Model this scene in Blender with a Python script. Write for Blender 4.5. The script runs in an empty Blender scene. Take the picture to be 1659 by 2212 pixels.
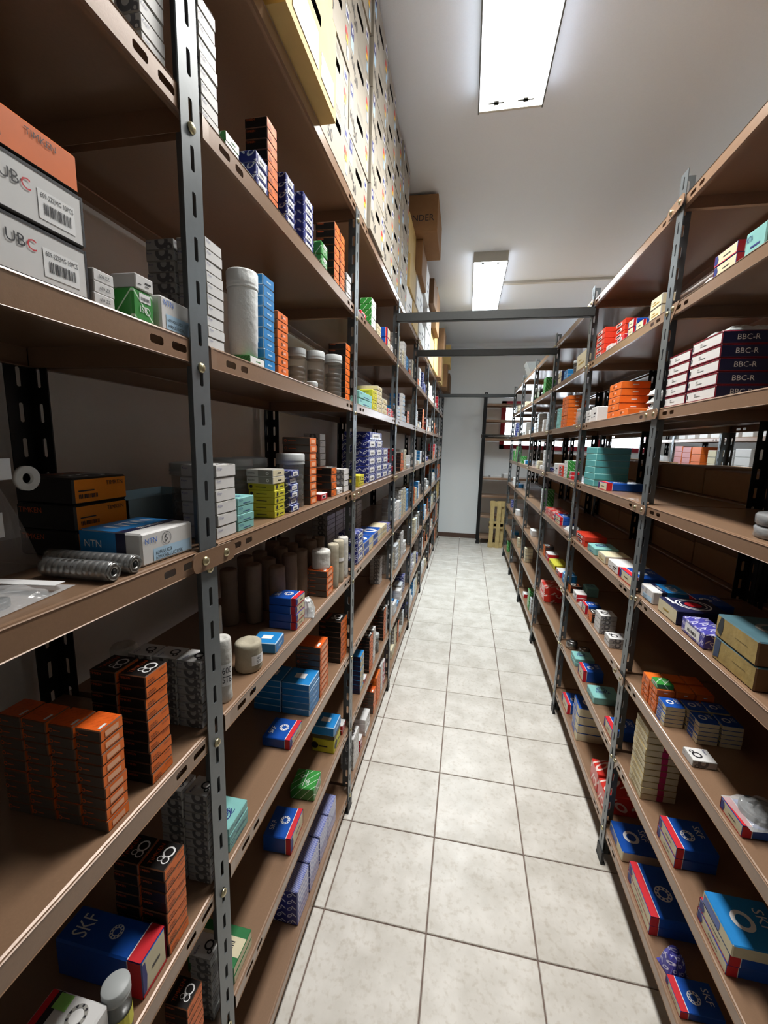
import bpy, bmesh, math, random
from mathutils import Matrix, Vector
random.seed(11)
SC = bpy.context.scene
COL = SC.collection
PI = math.pi

# ------------------------------------------------------------------ camera
def make_camera():
    yaw, pitch, roll, hz, fpx = 0.1893, 0.1608, 0.0262, 1.534, 907.8
    f = Vector((-math.sin(yaw)*math.cos(pitch), math.cos(yaw)*math.cos(pitch), -math.sin(pitch)))
    r = Vector((math.cos(yaw), math.sin(yaw), 0)); u = r.cross(f)
    c, s = math.cos(roll), math.sin(roll)
    r, u = c*r + s*u, -s*r + c*u
    cd = bpy.data.cameras.new('camera'); cam = bpy.data.objects.new('camera', cd); COL.objects.link(cam)
    cd.sensor_fit = 'VERTICAL'; cd.sensor_height = 36; cd.lens = fpx/2212*36; cd.clip_start = .02
    m = Matrix.Identity(4)
    for i in range(3):
        m[i][0], m[i][1], m[i][2] = r[i], u[i], -f[i]
    m[2][3] = hz
    cam.matrix_world = m
    SC.camera = cam
make_camera()

# ------------------------------------------------------------------ world, exposure
W = bpy.data.worlds.new('sky'); SC.world = W; W.use_nodes = True
bg = W.node_tree.nodes['Background']; bg.inputs[0].default_value = (.80, .90, 1, 1); bg.inputs[1].default_value = 12.0
cy = SC.cycles
cy.max_bounces = 8; cy.diffuse_bounces = 4; cy.glossy_bounces = 2; cy.transmission_bounces = 2; cy.transparent_max_bounces = 6
cy.use_light_tree = False; cy.caustics_reflective = False; cy.caustics_refractive = False
vs = SC.view_settings
vs.view_transform = 'Standard'; vs.look = 'None'; vs.gamma = 1; vs.use_curve_mapping = False; vs.exposure = 0.0
LAMP, TUBE = 10.0, 35.0

# ------------------------------------------------------------------ materials
def lin(c):
    return tuple((x/255/12.92 if x/255 <= .04045 else ((x/255+.055)/1.055)**2.4) for x in c) + (1,)
MATS = {}
def nt_new(name):
    m = bpy.data.materials.new(name); m.use_nodes = True
    return m, m.node_tree, m.node_tree.nodes['Principled BSDF']
def node(t, typ, **kw):
    n = t.nodes.new(typ)
    for k, v in kw.items(): setattr(n, k, v)
    return n
def mth(t, op, a, b=None, c=None):
    n = t.nodes.new('ShaderNodeMath'); n.operation = op
    for i, v in enumerate((a, b, c)):
        if v is None: continue
        if isinstance(v, (int, float)): n.inputs[i].default_value = v
        else: t.links.new(v, n.inputs[i])
    return n.outputs[0]
def mixc(t, fac, a, b):
    n = t.nodes.new('ShaderNodeMix'); n.data_type = 'RGBA'
    if isinstance(fac, (int, float)): n.inputs[0].default_value = fac
    else: t.links.new(fac, n.inputs[0])
    for i, v in ((6, a), (7, b)):
        if isinstance(v, tuple): n.inputs[i].default_value = v
        else: t.links.new(v, n.inputs[i])
    return n.outputs[2]
def noise(t, scale, detail=3, coord='Object'):
    tc = node(t, 'ShaderNodeTexCoord'); n = node(t, 'ShaderNodeTexNoise')
    n.inputs['Scale'].default_value = scale; n.inputs['Detail'].default_value = detail
    t.links.new(tc.outputs[coord], n.inputs['Vector'])
    return n.outputs['Fac']
def mat(name, rgb, rough=.55, metal=0., var=.12, scale=60, coat=0., spec=.4, bump=0., alpha=1., trans=0., sss=0., var_rgb=None):
    """plain coloured surface with a little procedural unevenness"""
    if name in MATS: return MATS[name]
    m, t, b = nt_new(name)
    col = lin(rgb); dk = lin(var_rgb) if var_rgb else tuple(x*(1-var*2) for x in col[:3]) + (1,)
    fac = noise(t, scale, 4)
    t.links.new(mixc(t, fac, dk, tuple(min(1, x*(1+var)) for x in col[:3]) + (1,)), b.inputs['Base Color'])
    b.inputs['Roughness'].default_value = rough; b.inputs['Metallic'].default_value = metal
    b.inputs['Specular IOR Level'].default_value = spec; b.inputs['Coat Weight'].default_value = coat
    b.inputs['Coat Roughness'].default_value = .15
    b.inputs['Alpha'].default_value = alpha; b.inputs['Transmission Weight'].default_value = trans
    if bump:
        bn = node(t, 'ShaderNodeBump'); bn.inputs['Strength'].default_value = bump; bn.inputs['Distance'].default_value = .004
        t.links.new(noise(t, scale*1.7, 5), bn.inputs['Height']); t.links.new(bn.outputs[0], b.inputs['Normal'])
    MATS[name] = m
    return m
mat('card_white', (214, 213, 212), .5, var=.03)
mat('archive_white', (156, 149, 136), .6, var=.04)
mat('card_cream', (212, 202, 170), .6, var=.06)
mat('card_grey', (150, 148, 142), .6, var=.05)
mat('card_silver', (196, 202, 206), .45, var=.05)
mat('card_orange', (230, 112, 36), .45, var=.06)
mat('card_amber', (222, 126, 26), .45, var=.06)
mat('card_black', (24, 21, 20), .4, var=.1)
mat('card_dark', (84, 76, 70), .5, var=.1)
mat('card_blue', (22, 78, 168), .35, var=.06, coat=.2)
mat('card_sky', (34, 128, 196), .4, var=.05)
mat('card_red', (196, 34, 46), .4, var=.06)
mat('card_vermilion', (206, 56, 34), .4, var=.08, coat=.3)
mat('card_navy', (28, 30, 66), .4, var=.06)
mat('card_violet', (58, 52, 140), .4, var=.1, coat=.2)
mat('card_maroon', (118, 24, 42), .45, var=.06)
mat('card_green', (52, 140, 58), .4, var=.06, coat=.25)
mat('card_deepgreen', (38, 112, 62), .45, var=.06)
mat('card_teal', (128, 186, 182), .45, var=.05)
mat('card_teal2', (86, 164, 166), .45, var=.06)
mat('card_yellow', (198, 192, 52), .5, var=.05)
mat('card_olive', (92, 82, 52), .5, var=.05)
mat('card_pink', (216, 150, 150), .5, var=.05)
mat('kraft', (150, 112, 74), .75, var=.08, scale=25)
mat('kraft_dark', (112, 82, 54), .75, var=.1, scale=25)
mat('kraft_yellow', (206, 176, 112), .7, var=.08, scale=25)
mat('card_old', (176, 152, 92), .6, var=.25, scale=30, bump=.4, coat=.3)
mat('card_oldblue', (64, 98, 108), .6, var=.15, scale=30)
mat('ink_tape', (44, 50, 54), .4, var=.1)
mat('ink_tapeblue', (58, 78, 110), .4, var=.2)
mat('ink_dark', (40, 38, 44), .5, var=.05)
mat('ink_navy', (34, 44, 118), .5, var=.05)
mat('ink_white', (232, 232, 232), .5, var=.02)
mat('ink_red', (200, 32, 44), .5, var=.02)
mat('ink_orange', (206, 92, 44), .5, var=.02)
mat('ink_lime', (150, 214, 110), .5, var=.1)
mat('ink_brown', (104, 66, 44), .5, var=.05)
mat('ink_rust', (176, 92, 48), .5, var=.05)
mat('ink_pale', (236, 176, 140), .5, var=.03)
mat('ink_paleblue', (176, 208, 232), .5, var=.03)
mat('ink_yellow', (236, 190, 50), .5, var=.03)
mat('ink_blue', (60, 108, 190), .5, var=.03)
mat('ink_gold', (170, 140, 60), .5, var=.03)
mat('ink_magenta', (178, 40, 96), .5, var=.15)
mat('paper', (206, 204, 198), .8, var=.1, scale=35, bump=.7)
mat('paper_brown', (128, 108, 92), .8, var=.12, scale=35, bump=.6)
mat('paper_tan', (176, 168, 148), .8, var=.1, scale=60, bump=.3)
mat('bar_dark', (56, 58, 58), .42, .3, var=.08, scale=90)
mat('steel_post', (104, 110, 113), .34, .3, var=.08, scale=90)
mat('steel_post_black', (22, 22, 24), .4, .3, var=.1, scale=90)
mat('shelf_paint', (142, 112, 88), .3, .12, var=.07, scale=240, bump=.03, coat=.35, spec=.6)
mat('bolt_zinc', (196, 186, 150), .28, .9, var=.08)
mat('steel', (150, 150, 148), .25, .9, var=.15, scale=80)
mat('steel_dark', (88, 88, 88), .3, .8, var=.2, scale=80)
mat('plastic_black', (20, 20, 22), .5)
mat('plastic_grey', (168, 172, 172), .45, var=.04)
mat('plastic_trayblue', (150, 172, 180), .45, var=.04)
mat('ceiling_paint', (230, 238, 246), .85, var=.02, scale=180, bump=.12)
mat('wall_paint', (232, 226, 219), .85, var=.02, scale=120, bump=.08)
mat('wall_back_paint', (236, 240, 241), .7, var=.015, scale=100, bump=.05)
mat('skirting_brown', (88, 66, 56), .5, var=.1, scale=30)
mat('grout', (120, 104, 96), .9, var=.1)
mat('fixture_white', (196, 194, 184), .5, var=.02)
mat('fixture_edge', (110, 112, 110), .3, .6, var=.02)
mat('frame_red', (150, 26, 44), .45, var=.08)
mat('wood_pale', (196, 172, 116), .7, var=.2, scale=18)
mat('wood_gap', (70, 52, 40), .7, var=.2, scale=18)
def glassy(name, rgb, alpha, rough=.12):
    m, t, b = nt_new(name)
    b.inputs['Base Color'].default_value = lin(rgb); b.inputs['Roughness'].default_value = rough
    b.inputs['Alpha'].default_value = alpha; b.inputs['Specular IOR Level'].default_value = .8
    bn = node(t, 'ShaderNodeBump'); bn.inputs['Strength'].default_value = .5; bn.inputs['Distance'].default_value = .004
    t.links.new(noise(t, 70, 3), bn.inputs['Height']); t.links.new(bn.outputs[0], b.inputs['Normal'])
    MATS[name] = m
glassy('film', (225, 228, 230), .30)
glassy('film_dim', (150, 140, 134), .30)
glassy('film_thin', (225, 228, 230), .14)
glassy('film_milky', (218, 222, 222), .62, .3)
glassy('plastic_clear', (200, 208, 208), .34, .2)
glassy('plastic_milk', (240, 243, 242), .95, .35)
glassy('window_glass', (235, 240, 245), .10, .03)
def mat_emit(name, rgb, s):
    m = bpy.data.materials.new(name); m.use_nodes = True; t = m.node_tree
    t.nodes.clear(); e = node(t, 'ShaderNodeEmission'); o = node(t, 'ShaderNodeOutputMaterial')
    e.inputs[0].default_value = lin(rgb); e.inputs[1].default_value = s
    t.links.new(e.outputs[0], o.inputs[0]); MATS[name] = m
mat_emit('lamp_diffuser', (255, 250, 240), LAMP)
mat_emit('lamp_diffuser_cool', (236, 249, 255), LAMP)
mat_emit('lamp_side', (244, 246, 255), 4.2)
def uvpat(t, sx, sz):
    tc = node(t, 'ShaderNodeTexCoord'); sp = node(t, 'ShaderNodeSeparateXYZ'); t.links.new(tc.outputs['Object'], sp.inputs[0])
    x, y, z = sp.outputs
    u = mth(t, 'DIVIDE', mth(t, 'ADD', x, mth(t, 'MULTIPLY', y, .72)), sx)
    v = mth(t, 'DIVIDE', mth(t, 'ADD', z, mth(t, 'MULTIPLY', y, .45)), sz)
    return u, v
def mat_rings(name, base, ink, s=.024, coat=.25):
    """blue print of little rings with slanting bars, as on the wrapped cartons"""
    m, t, b = nt_new(name); u, v = uvpat(t, s, s)
    v2 = mth(t, 'ADD', v, mth(t, 'MULTIPLY', mth(t, 'FLOOR', u), .5))
    fu = mth(t, 'SUBTRACT', mth(t, 'FRACT', u), .62); fv = mth(t, 'SUBTRACT', mth(t, 'FRACT', v2), .5)
    d = mth(t, 'SQRT', mth(t, 'ADD', mth(t, 'MULTIPLY', fu, fu), mth(t, 'MULTIPLY', fv, fv)))
    ring = mth(t, 'LESS_THAN', mth(t, 'ABSOLUTE', mth(t, 'SUBTRACT', d, .19)), .055)
    du = mth(t, 'SUBTRACT', mth(t, 'FRACT', u), .2)
    bar = mth(t, 'MULTIPLY', mth(t, 'LESS_THAN', mth(t, 'ABSOLUTE', mth(t, 'SUBTRACT', mth(t, 'MULTIPLY', fv, .6), du)), .06),
              mth(t, 'LESS_THAN', mth(t, 'ABSOLUTE', fv), .34))
    t.links.new(mixc(t, mth(t, 'MAXIMUM', ring, bar), lin(base), lin(ink)), b.inputs['Base Color'])
    b.inputs['Roughness'].default_value = .4; b.inputs['Coat Weight'].default_value = coat; MATS[name] = m
mat_rings('print_rings_blue', (30, 42, 120), (196, 200, 218))
mat_rings('print_rings_violet', (72, 70, 160), (206, 204, 224), .02)
mat_rings('print_rings_red', (202, 44, 34), (236, 206, 198), .07, .5)
mat_rings('print_orange', (228, 98, 30), (206, 84, 26), .008)
def mat_wrap(name):
    m, t, b = nt_new(name); u, v = uvpat(t, .007, .018)
    f = mth(t, 'LESS_THAN', mth(t, 'FRACT', mth(t, 'ADD', u, mth(t, 'MULTIPLY', v, 1.0))), .55)
    t.links.new(mixc(t, f, lin((92, 104, 176)), lin((162, 166, 200))), b.inputs['Base Color'])
    b.inputs['Roughness'].default_value = .35; b.inputs['Coat Weight'].default_value = .6; MATS[name] = m
mat_wrap('print_wrapped')
def mat_stripes(name, base, ink, s=.035):
    m, t, b = nt_new(name); u, v = uvpat(t, s, s)
    f = mth(t, 'LESS_THAN', mth(t, 'FRACT', mth(t, 'ADD', u, v)), .09)
    t.links.new(mixc(t, f, lin(base), lin(ink)), b.inputs['Base Color'])
    b.inputs['Roughness'].default_value = .4; b.inputs['Coat Weight'].default_value = .3; MATS[name] = m
mat_stripes('print_green', (50, 138, 56), (200, 226, 200), .03)
mat_stripes('print_green_dense', (44, 128, 50), (120, 180, 110), .008)
def mat_bearing_side():
    """light side panel printed with dark bearing arcs, one per carton height"""
    m, t, b = nt_new('print_bearing'); tc = node(t, 'ShaderNodeTexCoord'); sp = node(t, 'ShaderNodeSeparateXYZ')
    t.links.new(tc.outputs['Object'], sp.inputs[0]); x, y, z = sp.outputs
    def disc(cy, cz, r0, r1):
        a = mth(t, 'SUBTRACT', y, cy); c = mth(t, 'SUBTRACT', z, cz)
        d = mth(t, 'SQRT', mth(t, 'ADD', mth(t, 'MULTIPLY', a, a), mth(t, 'MULTIPLY', c, c)))
        return mth(t, 'MULTIPLY', mth(t, 'LESS_THAN', d, r1), mth(t, 'GREATER_THAN', d, r0))
    f = disc(-.004, .013, .0055, .012)
    f = mth(t, 'MAXIMUM', f, disc(-.017, .004, .0022, .0062))
    t.links.new(mixc(t, f, lin((168, 167, 166)), lin((92, 92, 96))), b.inputs['Base Color'])
    b.inputs['Roughness'].default_value = .5; MATS['print_bearing'] = m
mat_bearing_side()
def mat_tile():
    m, t, b = nt_new('floor_tile')
    tc = node(t, 'ShaderNodeTexCoord'); oi = node(t, 'ShaderNodeObjectInfo'); mp = node(t, 'ShaderNodeMapping')
    t.links.new(tc.outputs['Object'], mp.inputs[0])
    cmb = node(t, 'ShaderNodeCombineXYZ')
    for i in range(3): t.links.new(mth(t, 'MULTIPLY', oi.outputs['Random'], 37.0+11*i), cmb.inputs[i])
    t.links.new(cmb.outputs[0], mp.inputs['Location'])
    def nz(s, d):
        n = node(t, 'ShaderNodeTexNoise'); n.inputs['Scale'].default_value = s; n.inputs['Detail'].default_value = d
        t.links.new(mp.outputs[0], n.inputs['Vector']); return n.outputs['Fac']
    a = nz(9, 6); f2 = nz(60, 5)
    r = node(t, 'ShaderNodeValToRGB'); r.color_ramp.elements[0].position = .34; r.color_ramp.elements[1].position = .66
    r.color_ramp.elements[0].color = lin((192, 186, 176)); r.color_ramp.elements[1].color = lin((214, 209, 201))
    t.links.new(a, r.inputs[0])
    r2 = node(t, 'ShaderNodeValToRGB'); r2.color_ramp.elements[0].position = .30; r2.color_ramp.elements[1].position = .48
    r2.color_ramp.elements[0].color = lin((226, 220, 212)); r2.color_ramp.elements[1].color = (1, 1, 1, 1)
    t.links.new(f2, r2.inputs[0])
    mx = node(t, 'ShaderNodeMix'); mx.data_type = 'RGBA'; mx.blend_type = 'MULTIPLY'; mx.inputs[0].default_value = .6
    t.links.new(r.outputs[0], mx.inputs[6]); t.links.new(r2.outputs[0], mx.inputs[7])
    t.links.new(mx.outputs[2], b.inputs['Base Color'])
    rr = node(t, 'ShaderNodeMapRange'); rr.inputs[3].default_value = .26; rr.inputs[4].default_value = .5
    t.links.new(nz(14, 5), rr.inputs[0]); t.links.new(rr.outputs[0], b.inputs['Roughness'])
    bn = node(t, 'ShaderNodeBump'); bn.inputs['Strength'].default_value = .12; bn.inputs['Distance'].default_value = .003
    t.links.new(nz(40, 6), bn.inputs['Height']); t.links.new(bn.outputs[0], b.inputs['Normal'])
    MATS['floor_tile'] = m
mat_tile()

# ------------------------------------------------------------------ helpers
def mesh_from(name, verts, faces, mats, idx=None, smooth=False):
    me = bpy.data.meshes.new(name); me.from_pydata(verts, [], faces)
    for m in mats: me.materials.append(MATS[m])
    if idx: me.polygons.foreach_set('material_index', idx)
    if smooth: me.polygons.foreach_set('use_smooth', [True]*len(me.polygons))
    me.update(); return me
def put(name, data, parent=None, loc=(0, 0, 0), rot=(0, 0, 0), label=None, cat=None, group=None, kind=None):
    o = bpy.data.objects.new(name, data); COL.objects.link(o)
    o.location = loc; o.rotation_euler = rot
    if parent: o.parent = parent
    if label: o['label'] = label
    if cat: o['category'] = cat
    if group: o['group'] = group
    if kind: o['kind'] = kind
    return o
BOXF = [(0, 3, 2, 1), (4, 5, 6, 7), (0, 1, 5, 4), (1, 2, 6, 5), (2, 3, 7, 6), (3, 0, 4, 7)]
def boxv(x0, y0, z0, x1, y1, z1):
    return [(x0, y0, z0), (x1, y0, z0), (x1, y1, z0), (x0, y1, z0), (x0, y0, z1), (x1, y0, z1), (x1, y1, z1), (x0, y1, z1)]
def boxes_mesh(name, bl, mats, idx=None):
    v, f, ix = [], [], []
    for k, b in enumerate(bl):
        n = len(v); v += boxv(*b); f += [tuple(i+n for i in q) for q in BOXF]; ix += [idx[k] if idx else 0]*6
    return mesh_from(name, v, f, mats, ix)
def lathe(name, prof, mats, seg=20, idx=None, wob=0., smooth=True):
    v, f, ix = [], [], []
    for j, (r, z) in enumerate(prof):
        for i in range(seg):
            a = 2*PI*i/seg; rr = r*(1+random.uniform(-wob, wob)); v.append((rr*math.cos(a), rr*math.sin(a), z+random.uniform(-wob, wob)*.02))
    for j in range(len(prof)-1):
        for i in range(seg):
            f.append((j*seg+i, j*seg+(i+1) % seg, (j+1)*seg+(i+1) % seg, (j+1)*seg+i)); ix.append(idx[j] if idx else 0)
    f.append(tuple(range(seg))[::-1]); ix.append(idx[0] if idx else 0)
    n = (len(prof)-1)*seg; f.append(tuple(range(n, n+seg))); ix.append(idx[-1] if idx else 0)
    return mesh_from(name, v, f, mats, ix, smooth)
ORD = 'top second third fourth fifth sixth seventh eighth ninth tenth eleventh twelfth thirteenth fourteenth'.split()
NTH = 'first second third fourth fifth sixth seventh eighth ninth tenth eleventh twelfth thirteenth fourteenth fifteenth sixteenth seventeenth eighteenth nineteenth twentieth'.split()
NUM = 'zero one two three four five six seven eight nine ten'.split()

# ------------------------------------------------------------------ room
ZC = 3.125
def quad_struct(name, v, m): return put(name, mesh_from(name, v, [(0, 1, 2, 3)], [m]), kind='structure')
XW0, XW1, YW0, YW1 = -.79, 4.2, -2.6, 7.1
fl = put('floor', boxes_mesh('floor', [(XW0, YW0, -.06, XW1, YW1, -.004)], ['grout']), kind='structure')
TP = .3395
def chamfer_tile(w, d):
    c, t = .0018, .004; x, y = w/2-.0022, d/2-.0022
    v = [(-x, -y, -t), (x, -y, -t), (x, y, -t), (-x, y, -t)] + [(-x, -y, -c), (x, -y, -c), (x, y, -c), (-x, y, -c)] + [(-x+c, -y+c, 0), (x-c, -y+c, 0), (x-c, y-c, 0), (-x+c, y-c, 0)]
    f = [(0, 1, 5, 4), (1, 2, 6, 5), (2, 3, 7, 6), (3, 0, 4, 7), (4, 5, 9, 8), (5, 6, 10, 9), (6, 7, 11, 10), (7, 4, 8, 11), (8, 9, 10, 11)]
    return mesh_from('tile', v, f, ['floor_tile'])
tile_me = chamfer_tile(TP, TP)
for j in range(-6, 17):
    for i in range(-1, 5):
        put('tile', tile_me, fl, (-.042+(i-.5)*TP, 1.458+(j+.5)*TP, 0))
put('tile_field', boxes_mesh('tile_field', [(-.042+4.01*TP, YW0, -.004, XW1, YW1, -.0008)], ['floor_tile']), fl, kind='stuff')
put('ceiling', boxes_mesh('ceiling', [(XW0, YW0, ZC, XW1, YW1, ZC+.1)], ['ceiling_paint']), kind='structure')
put('wall_left', boxes_mesh('wall_left', [(XW0-.1, YW0, 0, XW0, YW1, ZC)], ['wall_paint']), kind='structure')
put('wall_right', boxes_mesh('wall_right', [(XW1, YW0, 0, XW1+.1, YW1, ZC)], ['wall_paint']), kind='structure')
put('wall_front', boxes_mesh('wall_front', [(XW0, YW0-.1, 0, XW1, YW0, ZC)], ['wall_paint']), kind='structure')
WX0, WX1, WZ0, WZ1 = .505, 2.72, 1.50, 2.25
put('wall_back', boxes_mesh('wall_back', [(XW0, YW1, 0, WX0, YW1+.16, ZC), (WX1, YW1, 0, XW1, YW1+.16, ZC), (WX0, YW1, 0, WX1, YW1+.16, WZ0), (WX0, YW1, WZ1, WX1, YW1+.16, ZC)], ['wall_back_paint']), kind='structure')
put('trim_1', boxes_mesh('trim_1', [(XW0, YW1-.03, ZC-.08, XW1, YW1, ZC-.045), (XW0, YW1-.05, ZC-.045, XW1, YW1, ZC)], ['ceiling_paint']), kind='structure')
put('baseboard_back', boxes_mesh('baseboard_back', [(XW0, YW1-.012, 0, XW1, YW1, .075)], ['skirting_brown']), kind='structure')
# window with red frame
win = put('window_1', None, kind='structure', loc=(0, YW1, 0))
fw = .068
for n, b in (('frame_bottom', (WX0, -.03, WZ0, WX1, .05, WZ0+fw)), ('frame_top', (WX0, -.03, WZ1-fw, WX1, .05, WZ1)), ('frame_side', (WX0, -.03, WZ0, WX0+fw, .05, WZ1)), ('frame_side', (WX1-fw, -.03, WZ0, WX1, .05, WZ1))):
    put(n, boxes_mesh(n, [b], ['frame_red']), win)
for k in range(1, 3):
    x = WX0+(WX1-WX0)*k/3
    put('mullion', boxes_mesh('mullion', [(x-.035, -.02, WZ0+fw, x+.035, .045, WZ1-fw)], ['frame_red']), win)
for k in range(3):
    x = WX0+(WX1-WX0)*k/3
    put('pane', boxes_mesh('pane', [(x+.04, .008, WZ0+fw, x+(WX1-WX0)/3-.04, .014, WZ1-fw)], ['window_glass']), win)

# lamps
def fixture(x0, x1, y0, y1, label, glow='lamp_diffuser', power=1.):
    t = put('ceiling_lamp', None, loc=((x0+x1)/2, (y0+y1)/2, ZC), label=label, cat='lamp', group='fluorescent ceiling lamps')
    w, l = (x1-x0)/2, (y1-y0)/2
    put('housing', boxes_mesh('housing', [(-w, -l, -.034, w, l, 0), (-w, -l, -.075, w, -l+.012, -.034), (-w, l-.012, -.075, w, l, -.034)], ['fixture_white']), t)
    put('side_panel', boxes_mesh('side_panel', [(-w, -l+.012, -.0745, -w+.004, l-.012, -.034)], ['lamp_side']), t)
    put('side_panel', boxes_mesh('side_panel', [(w-.004, -l+.012, -.0745, w, l-.012, -.034)], ['lamp_side']), t)
    put('diffuser', boxes_mesh('diffuser', [(-w+.005, -l+.013, -.072, w-.005, l-.013, -.068)], [glow]), t)
    for sx in (-1, 1):
        put('edge_trim', boxes_mesh('edge_trim', [(sx*w-.003, -l, -.0775, sx*w+.003, l, -.0745)], ['fixture_edge']), t)
    for sx in (-.45, .45):
        v = [(sx*w-.035, 0, 0), (sx*w-.012, 0, 0), (sx*w, 0, .008), (sx*w+.012, 0, 0), (sx*w+.035, 0, 0)]
        for e in (-1, 1):
            yy = e*(l-.05)
            put('clip', boxes_mesh('clip', [(sx*w-.035, yy-.004, -.0735, sx*w+.035, yy+.004, -.0705), (sx*w-.01, yy-.012, -.0735, sx*w+.01, yy+.012, -.0705)], ['fixture_edge']), t)
    # the tubes behind the prismatic sheet: most of the light leaves downwards
    ld = bpy.data.lights.new('tube_light', 'AREA'); ld.shape = 'RECTANGLE'; ld.size = 2*w-.02; ld.size_y = 2*l-.04
    ld.energy = TUBE*power; ld.spread = 2.15; ld.color = (1, .985, .955) if glow == 'lamp_diffuser' else (.88, .97, 1)
    put('tube_light', ld, t, (0, 0, -.0735))
    return t
FX0, FX1 = -.035, .245
fixture(FX0, FX1, .92, 2.25, 'large glowing fluorescent ceiling lamp overhead, nearest and cut by the frame')
fixture(FX0, FX1, 3.86, 5.19, 'smaller looking fluorescent ceiling lamp farther down the aisle above the crossbars', 'lamp_diffuser_cool', 1.6)
for k, (y0, y1) in enumerate(((.92, 2.25), (3.86, 5.19))):  # unseen lamps, added to raise the brightness of the ceiling
    fixture(1.62, 1.90, y0, y1, 'added unseen lamp brightening the ceiling over the next aisle, %s of two' % NTH[k], 'lamp_diffuser_cool', .8)
put('cable_trunking', boxes_mesh('cable_trunking', [(FX1, 4.53, ZC-.022, 1.60, 4.575, ZC)], ['fixture_white']), label='thin white cable trunking across the ceiling beside the farther lamp', cat='trunking')

# ------------------------------------------------------------------ shelving
XL, XR, D = -.406, .58, .91
LZ = [2.325, 2.008, 1.681, 1.360, 1.037, .718, .395, .085]     # shelf top heights, wall rack
RZ = [2.275, 1.970, 1.667, 1.360, 1.058, .758, .452, .150]     # free-standing rack
DEP = .338
def hole_cell(u0, u1, v0, v1, cu, cv, su, sv, lev):
    """rectangle with a long octagonal slot; returns verts, faces in 2D"""
    c = min(su, sv)*.45
    inn = [(cu-su+c, cv-sv), (cu+su-c, cv-sv), (cu+su, cv-sv+c), (cu+su, cv+sv-c), (cu+su-c, cv+sv), (cu-su+c, cv+sv), (cu-su, cv+sv-c), (cu-su, cv-sv+c)]
    out = [(cu-su+c, v0), (cu+su-c, v0), (u1, v0), (u1, v1), (cu+su-c, v1), (cu-su+c, v1), (u0, v1), (u0, v0)]
    v = inn+out; f = []
    for i in range(8):
        j = (i+1) % 8; f.append((i, j, 8+j, 8+i))
    f = [q[::-1] for q in f]
    return v, f
def strip2d(cells):
    V, F = [], []
    for v, f in cells:
        n = len(V); V += v; F += [tuple(i+n for i in q) for q in f]
    return V, F
def solid(name, V, F, thick, m):
    bm = bmesh.new(); vs_ = [bm.verts.new(v) for v in V]
    for f in F: bm.faces.new([vs_[i] for i in f])
    bmesh.ops.remove_doubles(bm, verts=bm.verts, dist=1e-5)
    bmesh.ops.recalc_face_normals(bm, faces=bm.faces)
    bmesh.ops.solidify(bm, geom=bm.faces[:], thickness=thick)
    me = bpy.data.meshes.new(name); bm.to_mesh(me); bm.free(); me.materials.append(MATS[m]); return me
def post_mesh(h, m):
    FW, SW, P = .0435, .038, .06
    n = int(round(h/P)); V, F = [], []
    def add(v2, f2, fn):
        k = len(V); V.extend(fn(a, b) for a, b in v2); F.extend(tuple(i+k for i in q) for q in f2)
    for i in range(n):
        z0 = i*P
        v, f = hole_cell(0, FW, z0, z0+P, FW*.52, z0+P/2, .0042, .0165, 0); add(v, f, lambda a, b: (0, a-FW, b))
        v, f = hole_cell(0, SW, z0, z0+P, SW*.52, z0+P/2, .0042, .0165, 0); add(v, f, lambda a, b: (-a, 0, b))
    return solid('post', V, F, .0022, m)
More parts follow.
